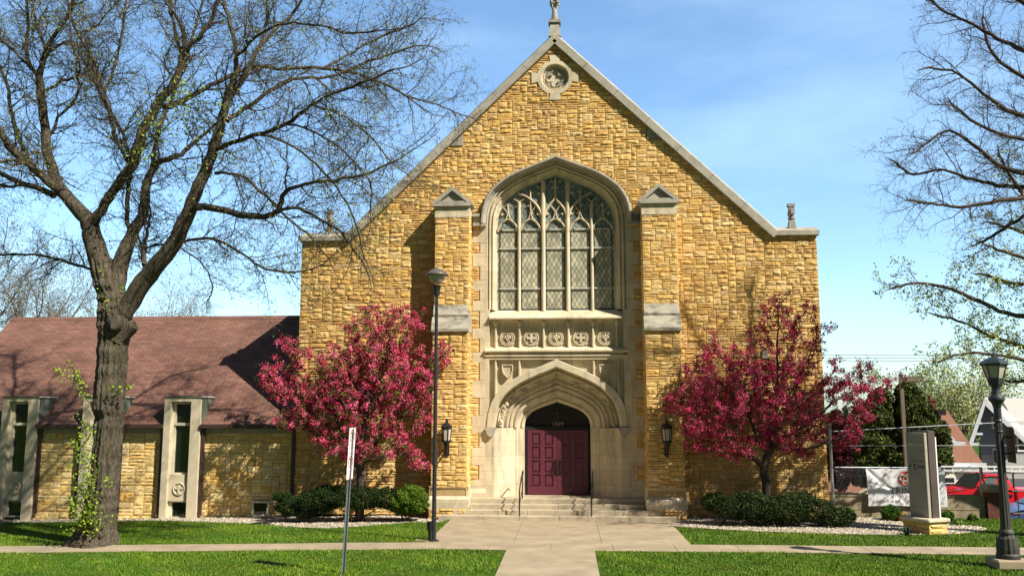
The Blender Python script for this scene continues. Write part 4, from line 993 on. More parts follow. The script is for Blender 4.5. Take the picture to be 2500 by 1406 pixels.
LIMBS=[ # main limbs (px,py,r,dy)
 [(262,705,30,0),(245,640,30,0),(225,580,27,0),(212,535,22,0),(164,483,19,.1),(130,430,17,.2),(112,340,14,.3),(101,230,13,.3),(95,180,10,.3)],
 [(97,185,9,.3),(118,115,8,.2),(166,40,7,0),(190,-30,6,-.2)],
 [(97,190,7,.3),(66,140,7,.5),(70,50,5,.8),(60,-30,4,1)],
 [(75,165,6,.3),(40,130,5,.2),(0,95,5,0),(-40,60,4,0)],
 [(110,120,6,.4),(85,40,5,.6),(75,-30,4,.8)],
 [(150,470,15,.2),(124,448,13,0),(75,405,12,-.1),(30,366,12,-.6),(0,318,11,-.8),(-50,250,10,-1.2)],
 [(75,400,8,-.2),(30,290,7,.6),(15,200,6,.9),(-20,120,5,1.2)],
 [(130,478,10,.1),(100,462,9,.4),(50,446,9,.8),(0,423,8,1.0),(-60,400,7,1.3)],
 [(55,450,6,.8),(20,455,5,1.2),(-30,440,5,1.5)],
 [(-5,395,6,-1.6),(40,392,5,-1.2),(80,410,5,-.8)],
 [(222,545,20,0),(240,525,15,-.1),(279,465,14,-.1),(322,405,16,-.5),(348,324,15,-.7),(383,259,14,-.8),(428,199,12,-.9),(447,130,10,-1)],
 [(447,135,8,-1),(498,80,8,-1.2),(528,15,7,-1.4),(545,-40,6,-1.6)],
 [(447,135,7,-1),(432,95,6,-.8),(417,30,6,-.6),(420,-40,5,-.5)],
 [(320,405,7,-.5),(285,340,7,-.1),(269,285,7,.1),(250,210,6,.3),(220,130,5,.5),(190,85,5,.6),(165,10,4,.8)],
 [(255,225,5,.2),(285,150,5,.7),(300,60,4,1.1),(310,-20,4,1.5)],
 [(282,730,28,.05),(290,660,25,.1),(322,578,19,.2),(350,523,16,.3),(357,463,14,.4),(368,423,11,.5),(390,395,10,.6),(440,378,8,.8),(478,345,7,1)],
 [(368,430,8,.5),(380,350,8,1.0),(405,270,7,1.4),(440,190,6,1.6),(470,90,5,1.9),(500,-10,4,2.1)],
 [(322,580,9,.3),(312,545,8,.4),(311,473,8,.5),(318,420,7,.5),(300,330,6,.9),(250,240,6,1.4),(215,160,5,1.8)],
 [(300,770,26,-.1),(348,690,26,-.2),(408,622,23,-.4),(448,548,21,-.6),(478,473,19,-.7),(508,398,17,-.8),(533,330,15,-.9),(553,249,12,-1),(572,190,10,-1.1),(577,134,8,-1.2),(562,60,7,-1.2),(540,-10,6,-1.2)],
 [(560,240,8,-1),(590,205,8,-.7),(627,124,8,-.4),(672,75,6,-.1),(732,10,5,.1),(760,-40,4,.3)],
 [(628,128,5,-.4),(650,50,5,.3),(655,-20,4,.6)],
 [(533,362,9,-.9),(560,350,8,-1.2),(597,339,8,-1.5),(697,304,7,-2),(757,259,6,-2.4),(800,234,5,-2.6),(880,205,5,-2.9),(960,170,4,-3.1)],
 [(472,510,13,-.7),(495,504,11,-.8),(548,514,10,-1.1),(597,526,10,-1.4),(655,526,9,-1.7),(680,512,9,-1.8),(697,468,8,-1.9),(747,448,6,-2.1),(800,443,6,-2.3),(880,428,5,-2.6),(950,400,4,-2.8)],
 [(680,515,6,-1.8),(720,508,6,-1.6),(770,530,5,-1.3),(830,565,5,-1.0),(870,620,4,-.8)],
 [(400,260,10,-.8),(433,252,9,-.4),(498,219,8,0),(562,184,8,.3),(622,164,7,.5),(697,169,6,.7),(796,166,6,.9),(900,190,5,1.0),(990,235,4,1.1)],
 [(555,296,8,-.9),(590,270,8,-.6),(622,249,7,-.4),(687,204,7,0),(740,190,6,.2),(796,189,5,.4),(900,150,5,.7),(990,120,4,.9)],
 [(523,423,6,-.8),(560,425,5,-.5),(597,433,5,-.1),(647,478,5,0),(700,530,4,.2),(760,580,4,.4)],
 [(440,590,5,-.6),(500,583,5,-1),(548,592,5,-1.4),(600,625,4,-1.8),(647,657,4,-2.1),(720,665,4,-2.5)],
 [(233,660,7,0),(214,655,5,.2),(150,635,5,.8),(80,622,4,1.3),(0,622,4,1.8)],
 [(350,645,7,.0),(352,600,7,.5),(362,560,5,.6),(368,520,4,.8)],
 [(345,690,8,.0),(352,655,9,.1),(350,620,6,.3)],
 [(356,605,4,.3),(400,598,4,.8),(450,610,3,1.3),(500,650,3,1.7),(520,700,3,2.0)],
 [(190,85,4,.6),(240,60,4,1.2),(280,10,4,1.5)],
 [(100,230,5,.3),(150,200,5,.0),(195,180,4,-.4),(180,120,4,-.8),(170,60,3,-1)],
 [(112,345,6,.3),(145,290,5,.8),(190,225,5,1.3),(185,160,4,1.6)],
 [(577,140,6,-1.2),(620,95,5,-1.8),(680,60,4,-2.3),(760,60,4,-2.8),(850,80,4,-3.3),(930,75,3,-3.5)],
 [(760,258,5,-2.4),(830,280,4,-2.2),(900,330,4,-2.0),(950,390,3,-1.8)],
 [(697,304,5,-2),(760,320,5,-2.5),(840,370,4,-2.8),(900,440,4,-3.0),(905,500,3,-3.1)],
 [(796,166,5,.9),(860,130,4,1.4),(930,90,4,1.8),(1010,60,3,2.0)],
 [(990,235,4,1.1),(1050,250,3,1.2),(1110,275,3,1.2)],
 [(645,330,5,-1.6),(720,360,4,-1.2),(790,420,4,-.9),(850,500,3,-.7),(880,590,3,-.5)],
]
def bigtree():
    base=G(235,1328); t=thing('street_tree','big rough-barked deciduous tree budding yellow green, forked above the sidewalk on the left','tree',base)
    Tm=Tubes()
    P,Rr=traced([(233,1332,64,0),(235,1300,50,0),(243,1250,42,0),(253,1190,36,0),(259,1120,34,0),(264,1040,36,0),(268,960,38,0),(272,890,37,0),(276,830,38,0),(279,785,44,0),(275,740,38,0),(262,700,32,0),(246,630,29,0)],TY); Rr=[q_*.92 for q_ in Rr]
    # trunk as displaced loft with furrowed bark
    M=MB(); S=72; R=random.Random(3)
    P2=[];R2=[]
    for i in range(len(P)-1):
        for k in range(4):
            f=k/4; P2.append(tuple(P[i][j]*(1-f)+P[i+1][j]*f for j in range(3))); R2.append(Rr[i]*(1-f)+Rr[i+1]*f)
    P2.append(P[-1]);R2.append(Rr[-1]); rings=[]
    ph=[R.uniform(0,6.28) for _ in range(9)]
    for i,(p,r) in enumerate(zip(P2,R2)):
        z=p[2]; ring=[]
        for k in range(S):
            a=2*math.pi*k/S
            fur=.045*math.sin(9*a+ph[0]+1.1*math.sin(z*1.7+ph[1]))+.05*math.sin(17*a+ph[2]+1.6*math.sin(z*2.3+ph[3]))+.03*math.sin(3*a+ph[4]+z*.7)
            flare=.2*math.exp(-max(0,z+.15)/.2)*max(0,math.sin(4*a+ph[5])+.3)
            rr=r*(1+fur+flare+R.uniform(-.03,.03)); ring.append((p[0]+rr*math.cos(a),p[1]+rr*math.sin(a),z if i else -.4))
        rings.append(ring)
    M.loft(rings,True); tr=M.build('trunk','bark',t,smooth=True)
    # cut-branch scar and stub
    M=MB(); c=Vector(W(279,788,TY-.42)); 
    M.tube([c+Vector((0,.2,0)),c,c+Vector((0,-.07,0)),c+Vector((0,-.05,0))],[.28,.22,.20,.15],14); M.build('branch_collar','bark',tr,smooth=True)
    M=MB(); M.tube([c+Vector((0,-.045,0)),c+Vector((.0,-.062,0))],[.16,.15],14); M.build('cut_face','wood_cut',tr)
    M=MB(); a=Vector(W(292,815,TY-.05)); b=Vector(W(318,800,TY-.15)); M.tube([a-Vector((.1,0,.15)),a,b,b+Vector((.12,-.02,.07))],[.3,.27,.2,.155],12); M.build('branch_stub','bark',tr,smooth=True)
    tips=[]; R=random.Random(11); C3=[(.34,1.75,.85,.55,7,.22,.03),(.17,.80,.9,.6,5,.30,.01),(.11,.34,.95,.65,4,.38,.0)]
    for k,l in enumerate(LIMBS):
        l=[(a_,b_,c_*(.9 if c_>=20 else .84 if c_>=9 else .72),d_) for a_,b_,c_,d_ in l]
        P,Rr=traced(l,TY); 
        m=max(Rr)
        Tm.add(P,Rr)
        thin=m<.085
        # skip sprouting on the thickest lengths
        i0=next((i for i,r_ in enumerate(Rr) if r_<.17),len(Rr)-1)
        cfg=[(.34 if not thin else .22,2.0 if not thin else 1.75,.85,.5,8,.22,.025)]+C3[1:]
        grow(Tm,tips,P[i0:],Rr[i0:],R,0,cfg)
        # leading shoot beyond the traced end
        d=Vector(P[-1])-Vector(P[-3]); d.normalize(); e,_=wander(P[-1],tuple(d),1.5,6,R,.2,.0); rr=[Rr[-1]*(1-.8*i/6) for i in range(7)]; Tm.add(e,rr); grow(Tm,tips,e,rr,R,1,cfg)
    print('bigtree branches',sum(len(v) for v in Tm.g.values()),'tips',len(tips))
    br=Tm.mesh('branches','bark',t,sides=3,big=.035,bigsides=12)
    n=len(tips); idx=nr.permutation(n)[:int(n*.30)]; C=np.array(tips)[idx]; C=np.repeat(C,2,axis=0)+nr.normal(size=(len(idx)*2,3))*.018
    V,F,c=leafcloud(C,.028,mixcol(len(C),[(.20,.27,.035),(.26,.33,.05),(.15,.20,.03),(.24,.22,.07)])); 
    # denser young leaves in the middle of the crown and on shoots from the trunk
    L2=[]
    for px,py,s_,m_ in [(420,270,45,90),(350,370,25,60),(540,260,35,70),(480,300,50,120),(500,420,25,30),(440,220,30,60),(360,310,20,40)]:
        for _ in range(int(m_*2.2)):
            L2.append(W(px+R.gauss(0,s_),py+R.gauss(0,s_*.7),TY-1.1+R.gauss(0,.5)))
    SH=Tubes()
    def shoot(px0,py0,px1,py1,dy,nl,spread=.10,r=.012):
        a=W(px0,py0,TY+dy); b=W(px1,py1,TY+dy-.15); pts=[tuple(a[k]+(b[k]-a[k])*i/6+(R.gauss(0,.03) if 0<i<6 else 0) for k in range(3)) for i in range(7)]
        SH.add(pts,[r*(1-.7*i/6) for i in range(7)])
        for _ in range(int(nl*1.5)):
            q=pts[R.randint(1,6)]; L2.append(tuple(c_+R.gauss(0,spread) for c_ in q))
    shoot(222,985,180,905,-.45,70,.07); shoot(205,945,140,905,-.5,45,.06); shoot(212,960,165,880,-.5,30,.05)
    for k in range(14):
        y=1040+k*18; shoot(228,y+25,R.uniform(172,205),y-R.uniform(0,25),-.5,34,.09,.008)
    shoot(235,1290,185,1230,-.5,90,.12); shoot(238,1300,215,1120,-.55,110,.11); shoot(230,1280,170,1290,-.5,60,.10); shoot(240,1300,200,1180,-.6,110,.13)
    shoot(290,960,320,940,-.4,18,.05,.006); shoot(262,700,245,655,-.5,14,.05,.006); shoot(285,960,270,940,-.5,14,.05,.006); shoot(250,1165,275,1185,-.5,14,.05,.006); shoot(258,1280,270,1260,-.6,10,.05,.006)
    shoot(270,760,240,705,-.5,10,.04,.006); shoot(275,765,300,700,-.5,12,.04,.006)
    for K_,l_ in SH.g.items():
        for q_ in l_: Z_=Tubes(); Z_.add(*q_); Z_.mesh('trunk_shoot','twig',t,sides=4)
    L2=np.array(L2); V2,F2,c2=leafcloud(L2,.055,mixcol(len(L2),[(.20,.28,.02),(.15,.24,.018),(.08,.14,.015),(.26,.32,.03)]),aspect=1.4)
    npmesh('leaves',np.concatenate([V,V2]),np.concatenate([F,F2+len(V)]),np.concatenate([c,c2]),'leaf',t)
bigtree()
def rtree(name,label,base,h,r,R,cfg,cols,leafn,leafs,barkm='bark_dark',lean=(0,0),nl=9,group=None,sides=3,limb=(.35,.75)):
    t=thing(name,label,'tree',base,group=group); T=Tubes(); tips=[]
    P,_=wander(base,(lean[0],lean[1],1),h*.5,6,R,.05); rr=[r*(1-.45*i/6) for i in range(7)]
    M=MB(); M.tube(P,rr,10); M.build('trunk',barkm,t,smooth=True)
    for k in range(nl):
        i=R.randint(2,6); p=P[i]; a=2*math.pi*k/nl+R.uniform(-.3,.3); e=R.uniform(*limb)
        d=(math.cos(a)*e,math.sin(a)*e,1-e*.5); q,_=wander(p,d,h*R.uniform(.42,.62),8,R,.12,.03); r2=[rr[i]*.5*(1-.85*j/8) for j in range(9)]
        T.add(q,r2); grow(T,tips,q[1:],r2[1:],R,0,cfg)
    T.mesh('branches',barkm,t,sides=sides,big=.06,bigsides=7)
    if leafn:
        C=np.array(tips); k=nr.integers(0,len(C),leafn); C=C[k]+nr.normal(size=(leafn,3))*leafs*1.6; V,F,c=leafcloud(C,leafs,mixcol(leafn,cols)); npmesh('leaves',V,F,c,'leaf',t)
    return t
# bare trees behind the wing
R=random.Random(21)
cb=[(.42,3.0,.7,.5,6,.16,.04),(.28,1.4,.75,.6,5,.22,.03),(.2,.65,.8,.7,3,.3,.0)]
bl=[(.17,.17,.05),(.20,.19,.06),(.14,.13,.05)]
for px,Y,h,lb in ((60,24,14.5,'bare budding tree behind the left end of the wing roof'),(440,27,12.0,'bare budding tree behind the wing roof, right of the big trunk'),(240,30,13.5,'bare budding tree behind the wing roof, mostly hidden by the big trunk'),(-100,20,13.5,'bare budding tree at the far left edge behind the wing')):
    rtree('bare_tree',lb,(WX(px,900,Y),Y,0),h,.22,R,cb,bl,4500,.06,'twig_pale',group='bare trees behind the parish wing',nl=9)
# trees at the right edge: limbs traced, trunks out of frame
def edgetree(name,label,base,trunk_top,r,limbs,TYe,cfg,leafn,leafs,cols,spread,seed):
    R=random.Random(seed); t=thing(name,label,'tree',base); T=Tubes(); tips=[]
    M=MB(); mid=((base[0]+trunk_top[0])/2+.1,(base[1]+trunk_top[1])/2,(base[2]+trunk_top[2])/2); M.tube(smooth([(base[0],base[1],-.05),mid,trunk_top],4),[r*(1.3-.6*i/8) for i in range(9)],12); M.build('trunk','bark',t,smooth=True)
    for l in limbs:
        P,Rr=traced(l,TYe); P=smooth([trunk_top,tuple((trunk_top[k]+P[0][k])/2+R.uniform(-.1,.1) for k in range(3)),P[0]],3)[:-1]+P; Rr=[Rr[0]*1.5]*(len(P)-len(Rr))+Rr
        T.add(P,Rr); k0=len(P)-len(l)*4; grow(T,tips,P[max(0,k0):],Rr[max(0,k0):],R,0,cfg)
        d=Vector(P[-1])-Vector(P[-3]); d.normalize(); e,_=wander(P[-1],tuple(d),.35,4,R,.2,.0); rr=[Rr[-1]*(1-.8*i/4) for i in range(5)]; T.add(e,rr); grow(T,tips,e,rr,R,1,cfg)
    T.mesh('branches','bark_dark',t,sides=3,big=.03,bigsides=8)
    C=np.array(tips); k=nr.integers(0,len(C),leafn); C=C[k]+nr.normal(size=(leafn,3))*spread; V,F,c=leafcloud(C,leafs,mixcol(leafn,cols)); npmesh('leaves',V,F,c,'leaf',t)
cu_=[(.19,1.25,.8,.5,6,.2,.02),(.13,.6,.85,.6,4,.28,.0),(.10,.27,.9,.6,3,.35,.0)]
edgetree('street_tree','bare dark-twigged tree reaching in at the top right edge',(15.6,-5.5,0),(15.2,-5.4,5.2),.3,[
 [(2620,330,9,0),(2540,290,7,0),(2470,275,6,-.2),(2400,230,4,-.4),(2340,180,3,-.6),(2270,165,3,-.8)],
 [(2620,430,9,.3),(2540,425,7,.2),(2450,410,6,0),(2370,350,4,-.2),(2310,320,3,-.1),(2240,370,3,-.4)],
 [(2600,200,8,0),(2520,140,6,.3),(2450,100,5,.5),(2390,70,4,.7),(2310,30,3,.9),(2270,0,3,1)],
 [(2600,60,8,0),(2520,20,6,-.1),(2460,-20,5,-.6),(2400,-60,4,-.8)],
 [(2620,470,8,0),(2540,460,6,.5),(2460,455,5,.8),(2380,440,4,1),(2300,415,3,1.2),(2230,425,3,1.4),(2190,400,3,1.5)],
 [(2620,480,8,0),(2530,480,6,-.5),(2440,490,5,-.8),(2360,505,4,-1),(2290,500,3,-1.1),(2230,490,3,-1.2)],
 [(2610,500,7,0),(2520,520,5,.4),(2450,560,4,.6),(2400,590,3,.7)],
 [(2610,260,7,.5),(2500,190,5,1),(2430,140,4,1.3),(2400,60,3,1.5)],
 [(2610,350,7,-.5),(2500,340,5,-1),(2420,320,4,-1.2),(2330,260,3,-1.4)],
],-5.5,cu_,2600,.026,[(.20,.22,.05),(.26,.28,.08),(.15,.15,.05)],.02,31)
edgetree('leafing_tree','tree with fresh yellow-green leaves reaching in below the bare one at right',(17.6,-1.6,0),(17.0,-1.5,3.4),.22,[
 [(2620,800,8,0),(2540,780,6,0),(2460,765,5,-.1),(2390,735,5,-.2),(2320,705,4,-.1),(2240,690,3,-.4),(2190,700,3,-.4)],
 [(2620,720,7,.2),(2540,700,5,.3),(2470,690,4,.4),(2400,670,3,.5)],
 [(2620,860,7,.2),(2530,850,5,.4),(2440,830,4,.6),(2360,790,3,.8),(2290,770,3,.9)],
 [(2620,880,6,-.2),(2530,880,5,-.4),(2450,870,4,-.6),(2370,860,3,-.8),(2300,880,2,-.9)],
 [(2620,640,7,.0),(2540,600,5,0),(2480,560,4,.1),(2420,545,3,.2)],
 [(2620,580,6,.6),(2540,540,5,.8),(2480,450,4,1),(2440,380,3,1.2)],
 [(2640,850,6,.6),(2560,900,5,.8),(2500,930,4,1),(2450,930,3,1.2)],
 [(2620,700,6,-.6),(2540,650,5,-.8),(2470,620,4,-1),(2410,600,3,-1.2)],
],-1.5,[(.22,.95,.8,.5,5,.2,.02),(.16,.42,.85,.6,4,.28,.0),(.13,.18,.9,.6,3,.35,.0)],17000,.044,[(.26,.33,.07),(.32,.38,.10),(.20,.27,.05),(.36,.38,.12)],.05,33)
# ---- crabapples by space colonisation inside a traced envelope
def colonise(attr,roots,step,infl,kill,iters,R):
    N=[np.array(p,float) for p in roots]; par=[-1]+list(range(len(roots)-1)); A=attr.copy()
    for it in range(iters):
        if len(A)==0: break
        NN=np.array(N); d=np.linalg.norm(A[:,None,:]-NN[None],axis=2); j=d.argmin(1); dm=d.min(1); ok=dm<infl
        if not ok.any(): infl*=1.5; continue
        new={}
        for a,jj in zip(A[ok],j[ok]):
            v=a-NN[jj]; new.setdefault(jj,np.zeros(3)); new[jj]+=v/(np.linalg.norm(v)+1e-9)
        added=[]
        for jj,v in new.items():
            v=v/(np.linalg.norm(v)+1e-9)+R.normal(size=3)*.18; v/=np.linalg.norm(v); p=NN[jj]+v*step
            N.append(p); par.append(jj); added.append(p)
        Q=np.array(added); d=np.linalg.norm(A[:,None,:]-Q[None],axis=2).min(1); A=A[d>kill]
    return np.array(N),np.array(par)
def crab(label,roots,ell,Y0,seed,nattr,ncl,pal,dark=None,dens=36):
    R=np.random.default_rng(seed); t=thing('crabapple_tree',label,'tree',(roots[0][0],roots[0][1],0),group='flowering crabapples beside the church door')
    at=[]; tot=sum(e[2]*e[3]*e[5] for e in ell)
    for px,py,rx,ry,dy,ry3 in ell:
        c=np.array(W(px,py,Y0+dy)); sc_=(Y0+dy-CAM[1])/FPX; k=max(38,int(nattr*(rx*ry*ry3)/tot))
        v=R.normal(size=(k,3)); v/=np.linalg.norm(v,axis=1)[:,None]; v*=R.uniform(0,1,(k,1))**.4; at.append(c+v*np.array([rx*sc_,ry3,ry*sc_]))
    at=np.concatenate(at); N,par=colonise(at,roots,.15,1.3,.20,70,R)
    n=len(N); w_=np.ones(n)*.00000; ch=[[] for _ in range(n)]
    for i in range(n-1,0,-1): ch[par[i]].append(i)
    area=np.zeros(n)
    for i in range(n-1,-1,-1):
        if not ch[i]: area[i]=.006**2
        if par[i]>=0: area[par[i]]+=area[i]
    rad=np.sqrt(area)*1.05
    T=Tubes()
    done=np.zeros(n,bool)
    order=[i for i in range(n)]
    for i in range(n-1,-1,-1):
        if ch[i]: continue
        chain=[i]; k=i
        while par[k]>=0:
            if done[k]: break
            done[k]=True; k=par[k]; chain.append(k)
        chain=chain[::-1]
        if len(chain)>1:
            pts=[tuple(N[c]) for c in chain]; rr=[min(rad[c],rad[chain[1]]) for c in chain]; T.add(pts,rr)
    T.mesh('branches','bark_dark',t,sides=5,big=.03,bigsides=9)
    thin=[i for i in range(n) if rad[i]<.021]
    idx=R.choice(thin,ncl); C=N[idx]+R.normal(size=(ncl,3))*.05
    per=dens; B=np.repeat(C,per,axis=0)+R.normal(size=(ncl*per,3))*.045
    base=mixcol(ncl,pal,R,.14); c=np.repeat(base,per,axis=0)*(1+.18*R.normal(size=(ncl*per,1)))
    V,F,_=leafcloud(B,.033,None,aspect=1.15,rs=R)
    lf=ncl*3; C2=N[R.choice(thin,lf)]+R.normal(size=(lf,3))*.09; V2,F2,_=leafcloud(C2,.05,None,rs=R); c2=mixcol(lf,[(.10,.035,.025),(.09,.06,.02),(.07,.05,.02)],R)
    npmesh('blossom',V,F,np.clip(c,0,1),'blossom',t); npmesh('leaves',V2,F2,c2,'leaf',t)
    print('crab nodes',n,'thin',len(thin))
YC=-1.35
b=G(878,1262); b=(b[0],YC,0)
def wp(px,py,dy=0): return W(px,py,YC+dy)
crab('magenta flowering crabapple in full bloom, left of the church door',[ (wp(878,1200)[0],YC,0),(wp(880,1200)[0],YC,.3),(wp(880,1200)[0],YC,.6),wp(882,1180),wp(882,1160),wp(880,1140)],
 [(668,912,48,34,.1,.5),(705,850,45,42,.2,.4),(740,868,28,28,0,.4),(715,940,85,50,0,.8),(750,985,70,50,0,.8),(850,900,80,75,0,1.1),(930,870,85,90,0,1.2),(875,790,42,38,.2,.6),(935,770,48,34,0,.6),(1000,790,32,52,0,.6),(1020,770,16,30,0,.3),(1085,850,28,28,0,.4),(1050,880,55,34,0,.6),(980,940,90,70,0,1.2),(870,970,100,60,0,1.3),(1035,1000,48,38,0,.7),(740,1030,45,38,0,.6),(800,1060,50,34,-.2,.8),(900,1040,80,34,-.4,.9),(880,1090,75,32,-.4,.8),(985,1105,60,26,-.4,.6),(1020,1135,30,15,-.4,.4),(835,1105,50,24,-.5,.6),(700,1030,40,26,-.1,.5),(975,1050,60,20,-.2,.8),(640,925,26,20,.1,.3)],YC,5,2500,2900,[(.62,.070,.155),(.68,.105,.205),(.50,.045,.105),(.72,.16,.26),(.38,.030,.065),(.16,.16,.03)])
crab('looser darker magenta crabapple with spiky top and a long limb, right of the church door',[ (wp(1870,1200)[0],YC-.1,0),(wp(1868,1200,-.1)[0],YC-.1,.35),wp(1870,1210,-.1),wp(1872,1190,-.1),wp(1870,1175,-.1)],
 [(1865,775,22,45,0,.4),(1880,740,14,20,0,.2),(1915,750,20,40,0,.4),(1975,760,22,38,0,.3),(1935,800,45,35,0,.6),(2010,800,38,18,0,.3),(1990,850,34,42,0,.5),(1740,840,24,45,0,.4),(1720,870,30,40,0,.5),(1800,860,34,30,0,.5),(1850,830,34,24,0,.5),(1690,905,40,30,0,.5),(1680,985,65,40,0,.9),(1720,950,70,45,0,1.0),(1820,920,80,50,0,1.1),(1920,900,70,50,0,1.0),(1800,990,90,50,0,1.3),(1910,990,90,60,0,1.3),(1730,1040,70,38,-.2,1.0),(1800,1090,60,34,-.3,.8),(1710,1085,40,26,-.2,.6),(1900,1070,70,40,0,1.0),(1990,1040,48,40,0,.8),(2040,950,50,42,.6,.8),(2040,890,26,20,.4,.3),(2095,960,55,38,.8,.7),(2090,1020,55,34,.8,.7),(2110,905,22,28,.9,.3),(2150,945,38,22,.9,.4),(2180,920,24,14,.9,.2),(2130,970,50,16,.9,.4),(2070,940,60,40,.8,.8),(2120,935,45,26,.9,.6),(2060,1080,45,30,.7,.6),(1960,1100,40,20,0,.5),(1640,975,18,12,0,.2)],YC-.1,8,2500,2500,[(.58,.052,.140),(.64,.075,.180),(.46,.036,.095),(.66,.12,.22),(.34,.032,.060)])
# ---- evergreens and shrubs
def bush(name,label,cat,ell,n,size,pal,base,seed,stems=None,aspect=2.2,group=None,shell=.55,core=(.02,.03,.01)):
    R=np.random.default_rng(seed); t=thing(name,label,cat,base,group=group); Cs=[]; vol=sum(a*b*c for _,a,b,c in ell)
    sup=[]
    for (c,a,b,h) in ell:
        k=int(n*a*b*h/vol) if len(ell)<3 else int(n*(a*h)/sum(e[1]*e[3] for e in ell)); v=R.normal(size=(k,3)); v/=np.linalg.norm(v,axis=1)[:,None]
        f=np.sin(v[:,0]*5+c[0]*3)*np.sin(v[:,2]*6+c[1])+.6*np.sin(v[:,1]*9+v[:,0]*7)
        v*=(shell+(1.06-shell)*R.uniform(0,1,(k,1))**.5)*(1+.10*f[:,None]); Cs.append(np.array(c)+v*np.array([a,b,h]))
    C=np.concatenate(Cs); C=C[C[:,2]>.04]
    V,F,_=leafcloud(C,size,None,aspect=aspect,rs=R); col=mixcol(len(C),pal,R,.2); cl=np.sin(C[:,0]*4.2+C[:,2]*3)*np.sin(C[:,2]*7+C[:,1]*5); col=col*(1+.22*cl[:,None])
    npmesh('foliage',V,F,np.clip(col,0,1),'needle',t)
    if stems:
        T=Tubes()
        for a,b_ in stems:
            T.add(smooth([a,tuple((a[k]+b_[k])/2+R.uniform(-.05,.05) for k in range(3)),b_],3),list(np.linspace(.03,.012,7)))
        T.mesh('stems','bark_dark',t,sides=6)
    return t
def E(px,py,Y,rx,ry,d):   # photo ellipse -> ellipsoid
    c=W(px,py,Y); s_=(Y-CAM[1])/FPX; return (c,rx*s_,d,ry*s_)
yew=[(.013,.028,.007),(.022,.043,.009),(.009,.018,.005),(.034,.06,.011)]
x0=WX(860,1250,-1.0)
bush('yew_hedge','long dark green yew hedge under the left crabapple','hedge',[E(710,1235,-1.40,38,22,.35),E(690,1212,-1.40,26,10,.25),E(775,1222,-1.45,50,28,.5),E(830,1212,-1.45,50,24,.55),E(890,1215,-1.45,50,26,.55),E(940,1215,-1.50,35,24,.5),E(745,1250,-1.45,30,14,.35),E(800,1195,-1.40,28,12,.3)],34000,.028,yew,(x0,-1.45,0),51,[((WX(p,1250,-1.5),-1.5,0),W(q,1235,-1.5)) for p,q in ((870,820),(880,930),(860,880),(740,690),(745,770),(700,680))])
bush('yew_bush','rounded bright yellow-green bush at the right end of the left hedge','shrub',[E(1005,1215,-1.55,36,30,.48),E(985,1228,-1.55,36,24,.42),E(1020,1232,-1.50,24,18,.35)],26000,.026,[(.075,.135,.010),(.10,.17,.012),(.05,.10,.010),(.13,.20,.02)],(WX(990,1262,-1.6),-1.55,0),52,[((WX(990,1262,-1.6),-1.55,0),W(q,1240,-1.55)) for q in (965,985,1010,1030)])
x0=WX(1880,1270,-1.4)
bush('yew_hedge','long dark green yew hedge under the right crabapple','hedge',[E(1745,1225,-1.90,32,22,.4),E(1790,1240,-2.00,48,26,.5),E(1850,1240,-2.05,55,30,.55),E(1920,1242,-2.10,55,32,.55),E(1985,1245,-2.10,50,28,.5),E(2045,1262,-2.20,38,22,.4),E(1950,1215,-1.90,40,14,.4),E(1830,1212,-1.90,40,12,.4)],38000,.028,[(.018,.034,.009),(.030,.052,.011),(.011,.022,.007),(.048,.072,.015)],(x0,-2.0,0),53,[((WX(p,1275,-2.1),-2.1,0),W(q,1245,-2.05)) for p,q in ((1750,1740),(1760,1800),(1880,1850),(1900,1960),(2000,2040))])
for px,py,Y,r,lb,pal,nm in [(2070,1262,-.6,18,'small round green shrub just right of the right hedge',[(.06,.13,.012),(.09,.17,.015)],'low_shrub'),(2178,1265,-.5,22,'small dark-centred green shrub under the banner',[(.06,.13,.012),(.035,.08,.01)],'low_shrub'),(2202,1268,-.7,13,'small amber-leaved shrub between the green shrub and the sign base',[(.30,.20,.02),(.24,.14,.02)],'low_shrub'),(2312,1262,-.7,15,'small green shrub peeping out right of the sign base',[(.06,.13,.012),(.04,.09,.01)],'low_shrub'),(2375,1272,-.5,10,'tiny green shrub near the brick pillar',[(.07,.13,.015)],'low_shrub'),(2340,1290,-1.6,10,'tiny light green tuft on the gravel right of the sign',[(.14,.22,.04)],'low_plant')]:
    e=E(px,py,Y,r,r*.9,r/75); bush(nm,lb,'shrub',[((e[0][0],e[0][1],max(e[3]*.7,e[0][2])),e[1],e[2],e[3])],int(r*r*5),.04,pal,(e[0][0],Y,0),60+int(px),None,1.5,'small shrubs along the garden wall')
bush('plum_shrub','dark wine-leaved tall shrub behind the fence at the church corner','shrub',[E(2048,1080,3.4,24,50,.7),E(2050,1140,3.4,28,50,.7),E(2044,1030,3.4,16,28,.5)],9000,.06,[(.07,.015,.02),(.10,.02,.03),(.04,.012,.012)],(WX(2048,1200,3.4),3.4,-.95),95,None,1.5)
# spiky yucca by the sign base
t=thing('yucca_plant','dark spiky-leaved plant at the foot of the sign','plant',G(2215,1305)); M=MB(); b=G(2215,1305)
for k in range(26):
    a=rng.uniform(0,6.28); e=rng.uniform(.3,1.2); L_=rng.uniform(.3,.5); d=Vector((math.cos(a)*math.cos(e),math.sin(a)*math.cos(e),math.sin(e))); s_=d.cross(Vector((0,0,1))).normalized()*.02; p=Vector(b); m=p+d*L_*.5; q=p+d*L_+Vector((0,0,-.04))
    M.add([tuple(p-s_),tuple(p+s_),tuple(m+s_),tuple(m-s_),tuple(q)],[(0,1,2,3),(3,2,4)],(.03,.05,.03))
M.build('leaves','leaf',t)
